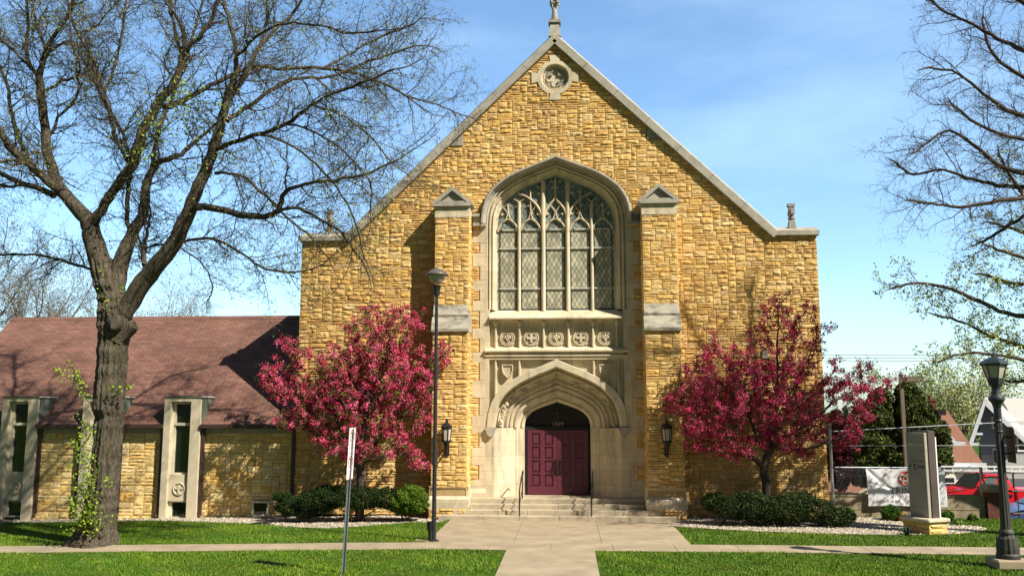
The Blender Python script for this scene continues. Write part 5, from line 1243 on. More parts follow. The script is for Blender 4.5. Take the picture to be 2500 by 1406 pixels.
# arborvitae mass behind the wall
YA=11.0
def conifer(label,ell,n,seed,px,size=.08,pal=None):
    pal=pal or [(.040,.062,.012),(.062,.088,.016),(.026,.042,.010),(.085,.11,.022)]
    b=(WX(px,1200,YA),YA,-.95)
    t=bush('arborvitae_tree',label,'tree',[E(a,b_,YA+dy,rx,ry,d) for a,b_,rx,ry,dy,d in ell],n,size,pal,b,seed,None,1.8,None,.72)
    M=MB(); M.tube([b,(b[0],b[1],b[2]+3)],.15,8); M.build('trunk','bark_dark',t)
conifer('tall dark green arborvitae behind the parking light pole',[(2225,1010,42,45,0,1.1),(2215,960,25,28,0,.6),(2240,1060,62,50,0,1.5),(2230,1120,72,50,0,1.6),(2210,1170,70,40,0,1.5),(2265,1105,45,60,0,1.2)],60000,71,2230)
conifer('broad dark green arborvitae left of the light pole',[(2150,985,26,34,.3,.7),(2130,1030,45,45,.3,1.2),(2120,1090,62,50,.3,1.4),(2105,1130,50,42,.3,1.3),(2160,1110,60,60,.3,1.3),(2140,1160,60,35,.3,1.3)],54000,72,2130)
# pale leafing trees far behind the houses
R=random.Random(44); cc_=[(.8,2.6,.7,.5,5,.18,.03),(.45,1.2,.75,.6,4,.25,.02),(.3,.5,.8,.6,3,.3,.0)]
lc=[(.30,.33,.12),(.24,.28,.08),(.36,.38,.17)]
for px,Y,h,lb in ((2290,46,7.9,'pale green leafing tree behind the brown-roofed house'),(2350,44,7.6,'pale green leafing tree between the brown-roofed and the grey house'),(2395,50,8.0,'hazy leafing tree behind the peak of the grey house'),(2250,52,8.3,'pale leafing tree just right of the light pole')):
    rtree('leafing_tree',lb,(WX(px,1100,Y),Y,-1),h,.18,R,cc_,lc,5200,.11,'twig_pale',group='leafing trees behind the houses',nl=9,limb=(.4,.9))
# distant tree line that closes the horizon
Cs=[]
for i in range(18):
    x=-80+i*22+rng.uniform(-5,5); Y=rng.uniform(95,125); h=rng.uniform(4.5,6.5); v=nr.normal(size=(1800,3)); v/=np.linalg.norm(v,axis=1)[:,None]; v*=nr.uniform(.3,1.1,(1800,1)); Cs.append(np.array((x,Y,h*.5-1))+v*np.array((rng.uniform(10,13),4,h*.52)))
C=np.concatenate(Cs); V,F,_=leafcloud(C,.8,None,aspect=1.3); tag(npmesh('distant_woods',V,F,mixcol(len(C),[(.07,.10,.04),(.10,.13,.05),(.13,.14,.07)]),'needle'),kind='stuff')
# ================= street and yard things =================
# tall pole lamp by the walkway
b=G(1059,1321); t=thing('pole_lamp','tall slim black pole lamp with a mushroom shade, left of the walkway','lamp post',b)
yb=b[1]; zt=WZ(715,yb,1061); M=MB(); M.lathe((b[0],yb,0),[(.13,0),(.13,.04),(.085,.05)],12); M.tube([(b[0],yb,.02),(b[0],yb,zt*.5),(b[0],yb,zt)],[.06,.05,.042],10); M.lathe((b[0],yb,1.9),[(.07,0),(.075,.02),(.07,.04)],10); M.build('pole','pole_paint',t,smooth=False)
M=MB(); zg=WZ(712,yb,1061); M.lathe((b[0],yb,zg),[(.085,-.10),(.09,.03),(.10,.10),(.12,.17)],14); M.build('neck','black_iron',t)
M=MB(); z0=WZ(692,yb,1061); z1=WZ(672,yb,1061); M.lathe((b[0],yb,0),[(.10,z0-.0),(.17,z0+.06),(.215,z1-.02),(.22,z1+.01)],20); M.build('globe','milk_glass',t,smooth=True)
M=MB(); z2=WZ(657,yb,1061); M.lathe((b[0],yb,0),[(.22,z1-.005),(.31,z1-.01),(.31,z1+.015),(.23,z1+.08),(.13,z2-.01),(.05,z2),(.03,z2+.03)],20); M.build('shade','lamp_shade_metal',t,smooth=True)
# utility stub beside the pole
b=G(1049,1318); t=thing('utility_post','short dark metal utility box on a stake beside the tall lamp','utility box',b); M=MB(); M.box(b[0]-.04,b[0]+.04,b[1]-.03,b[1]+.03,0,.26); M.build('stake','black_iron',t); M=MB(); M.box(b[0]-.07,b[0]+.06,b[1]-.05,b[1]+.05,.26,.47); M.build('box','pole_paint',t)
M=MB(); M.box(b[0]-.35,b[0]+.3,b[1]-.2,b[1]+.12,-.05,.02); M.build('pad','concrete',t)
# no-parking sign post, leaning
b=Vector(G(838,1398)); tp_=Vector(W(861,1043,b.y-.05)); t=thing('parking_sign','leaning galvanised post with two narrow no-parking plates','sign',tuple(b))
ax=(tp_-b).normalized(); sd=Vector((1,0,0)); sd=(sd-ax*sd.dot(ax)).normalized(); ny=sd.cross(ax)*-1.0   # roughly +y
def quadbox(M,o,u0,u1,v0,v1,n0,n1,U,V_,N_):
    q=[tuple(o+U*a+V_*c+N_*d) for d in (n0,n1) for a,c in ((u0,v0),(u1,v0),(u1,v1),(u0,v1))]
    M.add(q,[(0,3,2,1),(4,5,6,7),(0,1,5,4),(1,2,6,5),(2,3,7,6),(3,0,4,7)])
Lp=(tp_-b).length
M=MB(); quadbox(M,b+ny*.0,-.028,.028,-.1,Lp-.02,-.004,.004,sd,ax,ny); quadbox(M,b,-.036,-.0281,-.1,Lp-.02,-.03,.012,sd,ax,ny); quadbox(M,b,.0281,.036,-.1,Lp-.02,-.03,.012,sd,ax,ny); M.build('post','galvanised',t)
# the plates are turned: seen nearly edge-on
pa=math.radians(80); PU=(sd*math.cos(pa)+ny*math.sin(pa)); PN=PU.cross(ax)   # faces the camera side
if PN.y>0: PN=-PN
for k,(lo,hi,lines) in enumerate(((Lp-.81,Lp-.005,('HERE TO','CORNER')),(Lp-1.62,Lp-.825,()))):
    hw=.155
    v0=Lp-(.53 if k==0 else 1.06); v1=v0+.525
    M=MB(); quadbox(M,b,-hw,hw,v0,v1,.0,.004,PU,ax,PN); pl=M.build('sign_plate','sign_white',t)
    o=b+ax*(v1-.165)+PN*.006; M=MB()
    rr=[[],[]]
    pts0=[tuple(o+PU*(.125*math.cos(a))+ax*(.125*math.sin(a))) for a in [2*math.pi*i/28 for i in range(28)]]
    pts1=[tuple(o+PU*(.10*math.cos(a))+ax*(.10*math.sin(a))) for a in [2*math.pi*i/28 for i in range(28)]]
    M.loft([pts0,pts1],True); dg=(PU*(-1)+ax*1).normalized(); d2=(PU+ax).normalized()
    s=1 if True else 0
    quadbox(M,o,-.115,.115,-.010,.010,.0005,.002,dg,d2,PN); M.build('prohibition_ring','sign_red',pl)
    text('letter','P',.20,'sign_black',o-ax*.07-PN*.004+PN*.003,xd=PU if PU.x>0 else -PU,zd=ax,parent=pl,depth=.001)
    for i,s_ in enumerate(lines): text('lettering',s_,.062,'sign_red_faint',b+ax*(v1-.36-.07*i)+PN*.006,xd=PU if PU.x>0 else -PU,zd=ax,parent=pl,depth=.001)
    if not lines:
        M=MB()
        for vv,ww in ((v1-.37,.09),(v1-.43,.05),(v1-.49,.08)): quadbox(M,b,-ww,ww,vv,vv+.02,.0045,.006,PU,ax,PN)
        M.build('worn_print','sign_red_faint',pl)
    M=MB(); 
    for vv in (v0+.012,v1-.018): quadbox(M,b,-hw+.01,hw-.01,vv,vv+.006,.0045,.006,PU,ax,PN)
    M.build('border','sign_red',pl)
# ornate street lamp at right
b=G(2464,1386); xb_,yb_,_z=b; LL=lambda M,prof,sides=16,**k:M.lathe((xb_,yb_,0),[(r*.72,z) for r,z in prof],sides,**k)
t=thing('street_lamp','dark fluted street lamp with green lantern head, near the right edge','street lamp',b)
Zl=lambda py:WZ(py,yb_,2440)
M=MB(); M.box(xb_-.36,xb_+.36,yb_-.3,yb_+.3,0,Zl(1362)-.0); M.build('footing','concrete',t,bev=.03)
zf=Zl(1362)
M=MB(); LL(M,[(.32,zf),(.33,zf+.04),(.33,zf+.08),(.30,zf+.11)],24); LL(M,[(.30,zf+.11),(.31,zf+.20),(.28,zf+.42),(.22,zf+.44),(.19,zf+.50)],28,flute=-.06); LL(M,[(.20,zf+.50),(.21,zf+.53),(.19,zf+.57),(.16,zf+.60)],24); M.build('base','lamp_iron',t)
zc=Zl(1030); M=MB(); LL(M,[(.155,zf+.60),(.12,(zf+zc)/2),(.10,zc)],24,flute=-.10); LL(M,[(.11,Zl(1055)),(.125,Zl(1053)),(.11,Zl(1050))],24); M.build('shaft','lamp_iron',t)
M=MB(); LL(M,[(.10,zc),(.125,zc+.03),(.105,zc+.06),(.105,Zl(995)),(.15,Zl(984)),(.23,Zl(976)),(.225,Zl(971)),(.13,Zl(962)),(.11,Zl(952)),(.125,Zl(945))],20); M.build('capital','lamp_green',t)
lean_=0
M=MB(); LL(M,[(.13,Zl(945)),(.19,Zl(938)),(.22,Zl(925)),(.225,Zl(923))],6,ph=.5)
for k in range(6):
    a=k*math.pi/3+.5; M.tube([(xb_+(.155)*math.cos(a),yb_+(.155)*math.sin(a),Zl(924)),(xb_+(.237)*math.cos(a),yb_+(.237)*math.sin(a),Zl(893))],.012,4)
LL(M,[(.35,Zl(893)),(.40,Zl(890)),(.40,Zl(887)),(.27,Zl(878)),(.12,Zl(872)),(.06,Zl(870)),(.05,Zl(866)),(.02,Zl(864)),(.015,Zl(850))],6,ph=.5); M.build('lantern_frame','lamp_green',t)
M=MB(); LL(M,[(.20,Zl(923)),(.315,Zl(893))],6,ph=.5); M.build('lantern_glass','lantern_glass',t)
M=MB(); M.box(xb_-.13,xb_-.07,yb_-.04,yb_+.04,Zl(1128),Zl(1098)); M.build('clamp_box','black_iron',t)
# sign plate on the lamp, seen from behind and edge on
M=MB(); o=Vector((xb_+.22,yb_+.0,Zl(1085))); U=Vector((math.cos(math.radians(85)),math.sin(math.radians(85)),0)); pts=[(-.22,-.38),(.22,-.38),(.22,.28),(.16,.38),(-.16,.38),(-.22,.32)]
q=[tuple(o+U*a+Vector((0,0,b_))) for a,b_ in pts]; N_=U.cross(Vector((0,0,1))); q2=[tuple(Vector(p)+N_*.01) for p in q]; M.add(q+q2,[tuple(range(6)),tuple(range(6,12))]+[(i,(i+1)%6,(i+1)%6+6,i+6) for i in range(6)]); 
M.box(xb_+.05,xb_+.22,yb_-.02,yb_+.02,Zl(1108),Zl(1104)); M.box(xb_+.05,xb_+.22,yb_-.02,yb_+.02,Zl(1068),Zl(1064)); M.build('sign_plate','lamp_green',t)
# church monument sign
c=G(2272,1303); cx_,cy_=c[0],c[1]+.35; t=thing('monument_sign','tall narrow two-panel church sign on a stone base','sign',(cx_,cy_,0)); ang=math.radians(-42)
# local frame: long face normal points front-left
n_=Vector((-math.sin(math.radians(66)),-math.cos(math.radians(66)),0)); u_=Vector((math.cos(math.radians(66)),-math.sin(math.radians(66)),0)); ctr=Vector((cx_,cy_,0))
def mbox(M,u0,u1,n0,n1,z0,z1,col=None): 
    q=[tuple(ctr+u_*a+n_*b_+Vector((0,0,z))) for z in (z0,z1) for a,b_ in ((u0,n0),(u1,n0),(u1,n1),(u0,n1))]; M.add(q,[(0,3,2,1),(4,5,6,7),(0,1,5,4),(1,2,6,5),(2,3,7,6),(3,0,4,7)],col)
zb=WZ(1264,cy_-.4,2250); zt=WZ(1056,cy_-.4,2250)
M=MB(); mbox(M,-.44,.44,-.30,.30,0,zb-.12); M.build('base_core','mortar_pale',t)
fn=Vector((0,0,0))
M=ashlar(-.46,.46,0,zb-.12,lambda u,v:True,lambda u,v,n:tuple(ctr+u_*u+n_*(.30+n)+Vector((0,0,v))),PAL2,seed=90,amp=.04,cu=.12,cv=.14)
ashlar(-.32,.32,0,zb-.12,lambda u,v:True,lambda u,v,n:tuple(ctr-n_*u*-1+u_*(.44+n)+Vector((0,0,v))),PAL2,seed=91,amp=.04,M=M,cu=.12,cv=.14); M.build('base_stones','cream_stone',t)
M=MB(); mbox(M,-.53,.53,-.39,.39,zb-.12,zb-.01); M.build('base_cap','limestone',t,bev=.03)
M=MB(); mbox(M,-.34,.32,.06,.16,zb-.01,zt); f=M.build('sign_face','monument_face',t,bev=.01)
M=MB(); mbox(M,-.30,.35,-.20,.058,zb-.01,zt+.05); M.build('sign_back','monument_brown',t,bev=.01)
M=MB(); mbox(M,-.28,.33,-.25,-.202,zb-.01,zt-.12); M.build('edge_strip','white_paint',t)
def stext(s,size,z,u,m='sign_text',al='CENTER'): text('lettering',s,size,m,ctr+n_*.166+u_*u+Vector((0,0,z)),xd=u_,parent=f,depth=.002,align=al)
stext('t',.36,WZ(1149,cy_-.4,2245),-.06); stext('rinity',.13,WZ(1143,cy_-.4,2245),.01,al='LEFT')
stext('A',.17,WZ(1143,cy_-.4,2235),-.22)
M=MB(); z_=WZ(1127,cy_-.4,2245); mbox(M,-.24,.24,.1605,.163,z_,z_+.018); M.build('worn_print','sign_text',f)
M=MB(); z_=WZ(1088,cy_-.4,2245)
for a_,b_ in ((-.26,-.12),(-.07,.02),(.05,.11),(.15,.24)): mbox(M,a_,b_,.1605,.163,z_,z_+.035)
M.build('worn_print','sign_text_pale',f)
# retaining wall, fence, banner
YW=.45; xw0=8.75; xw1=WX(2404,1240,YW); zw=WZ(1207,YW,2100)
M=MB(); M.box(xw0,xw1,YW,YW+.25,-.95,zw); M.box(xw0,xw1,YW-.02,YW+.27,zw-.05,zw+.0); 
n_p=4
for k in range(n_p+1):
    x=xw0+(xw1-xw0)*k/n_p; M.box(x-.01,x+.01,YW-.012,YW,-.1,zw-.06)
M.box(xw0,xw1,YW-.012,YW-.0,WZ(1242,YW,2100)-.01,WZ(1242,YW,2100)+.01)
M.build('garden_wall','wall_concrete'); tag(bpy.data.objects['garden_wall'],'stained low concrete wall behind the gravel and the banner','wall')
xp=WX(2428,1240,YW); t=thing('brick_pillar','red brick gate pillar with a worn cap at the end of the concrete wall','pillar',(xp,YW,-.1)); M=MB(); M.box(xp-.26,xp+.26,YW-.14,YW+.38,-.5,WZ(1200,YW,2428)); M.build('shaft','pillar_brick',t); M=MB(); z=WZ(1200,YW,2428); M.prism([(xp-.28,z),(xp+.28,z),(xp+.28,z+.08),(xp+.18,z+.22),(xp-.18,z+.22),(xp-.28,z+.08)],YW-.16,YW+.4); M.build('cap','wall_concrete',t)
# chain link fence on the wall
YF=YW-.03; zr=WZ(1141,YF,2200); t=thing('chain_link_fence','galvanised chain link fence on top of the concrete wall','fence',(10,YF,zw))
M=MB(); M.tube([(xw0+.1,YF,zr),(xw1,YF,zr)],.02,6); M.build('top_rail','galvanised',t)
for px in (2030,2395): 
    M=MB(); x=WX(px,1180,YF); M.tube([(x,YF,zw),(x,YF,zr+.03)],.025,6); M.build('fence_post','galvanised',t)
M=MB(); x=xw0+.1; d=.09; H_=zr-zw
while x<xw1+H_:
    for s in (1,-1):
        xa,xb2=(x-H_,x) if s>0 else (x,x-H_); za,zb2=zw,zr
        # clip to the run
        def cl(xa,za,xb,zb):
            lo,hi=xw0+.1,xw1
            if xa<lo: f_=(lo-xa)/(xb-xa); za+=f_*(zb-za); xa=lo
            if xb>hi: f_=(hi-xa)/(xb-xa); zb=za+f_*(zb-za); xb=hi
            return xa,za,xb,zb
        if s>0: a=cl(x-H_,zw,x,zr)
        else: a=cl(x-H_,zr,x,zw)
        if a[0]<a[2]-.01: M.tube([(a[0],YF-.024,a[1]),(a[2],YF-.024,a[3])],.0022,3,cap=False)
    x+=d
M.build('mesh_wire','galvanised',t)
# tall steel post beside the church corner, with its two wires
x=WX(2028,1100,YF); t=thing('steel_post','tall grey steel post at the church corner','post',(x,YF,0)); M=MB(); M.tube([(x,YF,0),(x,YF,WZ(1040,YF,2027))],.05,8); M.build('shaft','galvanised',t); M=MB(); M.lathe((x,YF,WZ(1040,YF,2027)),[(.06,0),(.06,.04),(.0,.09)],8); M.build('finial','galvanised',t)
xe=30.; 
def cable(name,label,p0,p1,r,m,sag=0,n=12,group=None):
    P=[Vector(p0).lerp(Vector(p1),i/n)-Vector((0,0,sag*4*(i/n)*(1-i/n))) for i in range(n+1)]; M=MB(); M.tube(P,r,5); o=M.build(name,m); tag(o,label,'cable',group); return o
YD=3.0
def far(px0,py0,px1,py1,ext): # extend a measured line to the right, beyond the frame
    a=Vector(W(px0,py0,YF)); b_=Vector(W(px1,py1,YD+3)); return a,a+(b_-a)*ext
a,b2=far(2028,1053,2500,1028,1.8); cable('guy_cable','thick pale cable from the steel post, upper of two',a,b2,.016,'cable_grey')
a,b2=far(2028,1088,2500,1087,1.8); cable('guy_cable','thin grey cable from the steel post, lower of two',a,b2,.009,'cable_grey')
xq=b2.x; t=thing('utility_pole','brown wooden pole beyond the right edge holding the cables','pole',(xq,b2.y,-.95)); M=MB(); M.tube([(xq,b2.y,-.95),(xq,b2.y,7.5)],[.16,.11],10); M.build('shaft','pole_brown',t); M=MB(); M.box(xq-.06,xq+.06,b2.y-1.1,b2.y+1.1,6.9,7.05); M.build('crossarm','pole_brown',t)
for k,(py,w_) in enumerate(((866,'topmost'),(873,'middle'),(880,'lowest'))):
    a=Vector(W(2000,py,30)); b2=Vector(W(2700,py+4,30)); a=a-(b2-a)*.6; cable('power_line','thin dark power line far behind the right crabapple, %s of three'%w_,a,b2,.016,'cable_dark',.0,group=None)
for px,lb in ((2790,'wooden power pole out beyond the right edge'),(1600,'wooden power pole hidden behind the church')):
    x=WX(px,900,30); t=thing('power_pole',lb,'pole',(x,30,-1)); M=MB(); M.tube([(x,30,-1),(x,30,WZ(855,30,px))],.14,8); M.build('shaft','pole_brown',t); M=MB(); M.box(x-.05,x+.05,29,31,WZ(862,30,px),WZ(859,30,px)); M.build('crossarm','pole_brown',t)
# banner
YB=YF-.06; bl_,br_=WX(2116,1190,YB),WX(2308,1190,YB); bt=WZ(1143,YB,2200); bb_=WZ(1236,YB,2200)
t=thing('church_banner','wrinkled white vinyl banner with a red knot emblem, tied to the fence','banner',((bl_+br_)/2,YB,bb_))
M=MB(); nu,nv=120,60; vs=[]
def bn(u,v): # wrinkles: a diagonal fold and soft waves
    f=.020*math.sin(7*u+3*v)+.014*math.sin(13*u-5*v+1); dd=(v-(1-1.9*u)) ; f+=-.05*math.exp(-(dd/.09)**2)*math.exp(-u*1.5); dd=v-(.62-.45*u); f+=-.02*math.exp(-(dd/.04)**2)*(u<.9)
    return f
def bpt(u,v,off=0):
    sagt=-.03*math.sin(u*math.pi*4)**2; w=(1-v); return (bl_+(br_-bl_)*(u+.012*w*math.sin(3*v)),YB-.02+bn(u,v)*-1+off,bb_+(bt-bb_)*v+sagt*v+(.02*math.sin(u*5) if v<.3 else 0)*(1-v))
for j in range(nv+1):
    for i in range(nu+1): vs.append(bpt(i/nu,j/nv))
M.add(vs,[(j*(nu+1)+i,j*(nu+1)+i+1,(j+1)*(nu+1)+i+1,(j+1)*(nu+1)+i) for j in range(nv) for i in range(nu)]); cl=M.build('cloth','banner_cloth',t,smooth=True); sm=cl.modifiers.new('thick','SOLIDIFY'); sm.thickness=.004
Wb=br_-bl_; Hb=bt-bb_
def bmap(x,z,off=-.013): return bpt((x-bl_)/Wb,(z-bb_)/Hb,off)
def bwarp(o):  # lay flat lettering on the cloth
    r=rootloc(o)
    for v in o.data.vertices:
        x,z=v.co.x+r[0],v.co.z+r[2]; p=bmap(x,z,-.013); v.co=(p[0]-r[0],p[1]-r[1],p[2]-r[2])
def bstroke(M,pts,w):
    for (x0,z0),(x1,z1) in zip(pts,pts[1:]):
        d=math.hypot(x1-x0,z1-z0); nx_,nz_=-(z1-z0)/d*w/2,(x1-x0)/d*w/2
        M.add([bmap(x0+nx_,z0+nz_),bmap(x1+nx_,z1+nz_),bmap(x1-nx_,z1-nz_),bmap(x0-nx_,z0-nz_)],[(0,1,2,3)])
ex=WX(2210,1168,YB); ez=WZ(1168,YB,2210); er=.235
M=MB(); M.add([bmap(ex+er*math.cos(a*math.pi/16),ez+er*math.sin(a*math.pi/16),-.008) for a in range(32)]+[bmap(ex,ez,-.008)],[(i,(i+1)%32,32) for i in range(32)]); em=M.build('emblem','banner_red',t)
M=MB()
for k in range(3):   # three interlaced white arcs
    a0=math.pi/2+k*2*math.pi/3; c0=(ex+er*.62*math.cos(a0),ez+er*.62*math.sin(a0)); R0=er*.92; L_=[]
    for i in range(15):
        a=a0+math.pi+(-1.05+2.1*i/14); L_.append((c0[0]+R0*math.cos(a)*.98,c0[1]+R0*math.sin(a)*.98))
    for w_,mm in ((.045,0),): bstroke(M,L_,w_)
for k in range(3):
    a0=-math.pi/2+k*2*math.pi/3; L_=[(ex+er*.80*math.cos(a0+q),ez+er*.80*math.sin(a0+q)) for q in [(-.55+1.1*i/6) for i in range(7)]]; bstroke(M,L_,.02)
M.build('knot_lines','banner_cloth',em)
# serif word
lh=.165; z0=WZ(1203,YB,2200); M=MB(); x=WX(2173,1200,YB); w1=.028; w2=.016
def ser(x,z,w=.06): bstroke(M,[(x-w/2,z),(x+w/2,z)],.014)
for ch in 'TRINITY':
    if ch=='T': bstroke(M,[(x,z0+lh),(x+.13,z0+lh)],w2); bstroke(M,[(x+.065,z0),(x+.065,z0+lh)],w1); ser(x+.065,z0); bstroke(M,[(x,z0+lh),(x,z0+lh-.035)],.012); bstroke(M,[(x+.13,z0+lh),(x+.13,z0+lh-.035)],.012); x+=.175
    elif ch=='R': bstroke(M,[(x+.02,z0),(x+.02,z0+lh)],w1); ser(x+.02,z0); bstroke(M,[(x,z0+lh),(x+.07,z0+lh),(x+.105,z0+lh-.02),(x+.11,z0+lh-.045),(x+.095,z0+lh*.5),(x+.03,z0+lh*.48)],.018); bstroke(M,[(x+.06,z0+lh*.48),(x+.13,z0)],.024); x+=.175
    elif ch=='I': bstroke(M,[(x+.02,z0),(x+.02,z0+lh)],w1); ser(x+.02,z0); ser(x+.02,z0+lh); x+=.085
    elif ch=='N': bstroke(M,[(x+.015,z0),(x+.015,z0+lh)],w2); bstroke(M,[(x+.005,z0+lh),(x+.125,z0)],w1); bstroke(M,[(x+.125,z0),(x+.125,z0+lh)],w2); ser(x+.015,z0); ser(x+.01,z0+lh,.05); ser(x+.125,z0+lh); x+=.18
    elif ch=='Y': bstroke(M,[(x,z0+lh),(x+.06,z0+lh*.5)],w1); bstroke(M,[(x+.12,z0+lh),(x+.06,z0+lh*.5)],w2); bstroke(M,[(x+.06,z0+lh*.5),(x+.06,z0)],w1); ser(x+.06,z0); ser(x+.0,z0+lh,.05); ser(x+.12,z0+lh,.05); x+=.15
M.build('church_name','banner_ink',t)
o=text('tagline','CITY CHURCH',.095,'banner_pink',(WX(2192,1211,YB),YB,WZ(1212,YB,2200)),parent=t,align='LEFT',depth=0); bwarp(o)
o=text('service_time','SUNDAYS 10 AM',.115,'banner_grey',(WX(2129,1228,YB),YB,WZ(1227,YB,2150)),parent=t,align='LEFT',depth=0); bwarp(o)
o=text('lettering','G',.105,'banner_grey',(WX(2302,1228,YB),YB,WZ(1228,YB,2295)),parent=t,align='RIGHT',depth=0); bwarp(o)
M=MB()
for u in (.02,.27,.52,.77,.985): p=bpt(u,.985,-.01); M.lathe((p[0],p[1]-.004,p[2]),[(.0,-.012),(.014,0),(.0,.012)],6)
M.build('grommets','black_iron',t)
# parking light
YL=7.0; x=WX(2213,1140,YL); zt=WZ(915,YL,2196); xt=WX(2196,915,YL); t=thing('parking_light','square brown parking-lot light pole with a box head','light pole',(x,YL,-.95))
M=MB(); s_=.06
rings=[[(xx-s_,YL-s_,z),(xx+s_,YL-s_,z),(xx+s_,YL+s_,z),(xx-s_,YL+s_,z)] for xx,z in ((x,-.95),(x,zt))]; M.loft(rings,True); M.add(rings[1],[(0,1,2,3)]); M.build('pole','pole_brown',t)
M=MB(); xh0,xh1=WX(2209,925,YL),WX(2249,925,YL); zh=WZ(925,YL,2230); M.box(x+s_,xh0+.05,YL-.05,YL+.05,zh-.02,zh+.07); M.build('arm','pole_brown',t); M=MB(); M.prism([(xh0,zh-.10),(xh1,zh-.07),(xh1,zh+.07),(xh0+.05,zh+.10),(xh0,zh+.02)],YL-.22,YL+.22); M.build('lamp_head','pole_brown',t,bev=.01); M=MB(); M.box(xh0+.12,xh1-.08,YL-.17,YL+.17,zh-.125,zh-.09); M.build('lens','milk_glass',t)
# ---- houses
def gable(M,x0,x1,zE,xa,zA,y0,y1,oh=.0): M.prism([(x0,zE),(x1,zE),(xa,zA)],y0,y1)
def window(parent,x0,x1,z0,z1,y,fr='white_paint',f_=.1):
    M=MB(); M.box(x0-f_,x1+f_,y-.05,y+.02,z0-f_,z0); M.box(x0-f_,x1+f_,y-.05,y+.02,z1,z1+f_); M.box(x0-f_,x0,y-.05,y+.02,z0,z1); M.box(x1,x1+f_,y-.05,y+.02,z0,z1); M.box(x0,x1,y-.04,y+.0,(z0+z1)/2-.025,(z0+z1)/2+.025); w_=M.build('window',fr,parent)
    M=MB(); M.box(x0,x1,y-.02,y+.01,z0,z1); M.build('pane','dark_glass',w_)
# brown roofed house
YH=24.; p=lambda px,py,Y=YH:(lambda q:(q[0],q[2]))(W(px,py,Y))
t=thing('brown_roof_house','cream-sided house with steep brown roof and brick chimney','house',(p(2330,1130)[0],YH,-1))
ea=p(2322,1131); eb=p(2393,1131); ra=p(2262,1000,YH+3.5); rb=p(2312,1000,YH+3.5)
M=MB(); xa0=p(2150,1131)[0]
M.add([(xa0,YH-.4,ea[1]),(eb[0],YH-.4,ea[1]),(rb[0],YH+3.5,rb[1]),(xa0,YH+3.5,rb[1]),(eb[0],YH+7.4,ea[1]),(xa0,YH+7.4,ea[1])],[(0,1,2,3),(1,4,2),(4,5,3,2),(0,3,5)])
rf=M.build('roof','roof_brown',t)
cx0,cz0=p(2272,1000,YH+3.2); M=MB(); M.box(cx0-.22,cx0+.22,YH+3.0,YH+3.5,cz0-.8,cz0+.52); M.box(cx0-.27,cx0+.27,YH+2.95,YH+3.55,cz0+.52,cz0+.62); M.lathe((cx0,YH+3.25,cz0+.62),[(.1,0),(.1,.2),(.14,.22),(.0,.3)],8); M.build('chimney','pillar_brick',rf)
vx,vz=p(2293,1007,YH+2.8); M=MB(); M.box(vx-.2,vx+.25,YH+2.4,YH+3.0,vz-.15,vz+.18); M.build('roof_vent','black_iron',rf)
M=MB(); M.box(xa0,eb[0]-.5,YH,YH+7,-1,ea[1]-.05); M.build('wall','siding_cream',t)
M=MB(); M.box(xa0,eb[0]+.1,YH-.55,YH-.38,ea[1]-.12,ea[1]+.06); M.build('gutter','soffit_white',rf)
# front gabled wing with white flared rake
Yg=YH-2.5; q=lambda px,py:p(px,py,Yg); apx=q(2245,985); ft=q(2322,1075); fl=q(2345,1077); lf=q(2150,1077)
M=MB(); wl=q(2170,1080)[0]; wr=q(2325,1080)[0]
M.prism([(wl,-1),(wr,-1),(wr,ft[1]-.2),(apx[0],apx[1]-.4),(wl,ft[1]-.2)],Yg,YH); g=M.build('gable_wing','siding_cream',t)
k_=lambda z:z
M=MB()
for zz_ in range(12):
    z=-.6+zz_*.35
    if z<ft[1]-.3: M.box(wl,wr,Yg-.012,Yg-.001,z,z+.03)
M.build('clapboard_lines','siding_lowgrey',g)
M=MB(); M.prism([apx,ft,fl,(fl[0],fl[1]-.16),(ft[0]-.1,ft[1]-.26),(apx[0],apx[1]-.35)],Yg-.6,YH); M.prism([apx,(lf[0],lf[1]),(lf[0],lf[1]-.2),(apx[0],apx[1]-.35)],Yg-.6,YH); M.build('eave','soffit_white',g)
M=MB(); u=.06; M.prism([(apx[0],apx[1]+u+.1),(ft[0],ft[1]+u),(fl[0],fl[1]+u),(fl[0],fl[1]+.01),(ft[0],ft[1]+.01),(apx[0],apx[1]+.01)],Yg-.5,YH+1); M.build('roof','roof_brown',g)
w0=q(2300,1132);w1=q(2321,1090); M=MB(); M.box(w0[0],w1[0],Yg-.04,Yg,w0[1],w1[1]); M.build('screen_panel','siding_grey',g)
a_=q(2352,1200); b_=q(2330,1165)
wn=q(2330,1192); wm=q(2342,1166); window(g,wn[0]-.6,wn[0],wn[1],wm[1],Yg)
# porch wing right with cream clapboards and white trim
M=MB(); pa_=q(2357,1200); pb_=q(2400,1135); M.box(wr+.002,pb_[0],Yg+.3,YH,-1,pb_[1]-.3); M.build('porch','siding_cream',t)
M=MB(); M.box(wr+.003,pb_[0]+.2,Yg-.0,YH,pb_[1]-.28,pb_[1]-.1); M.build('porch_roof','soffit_white',t)
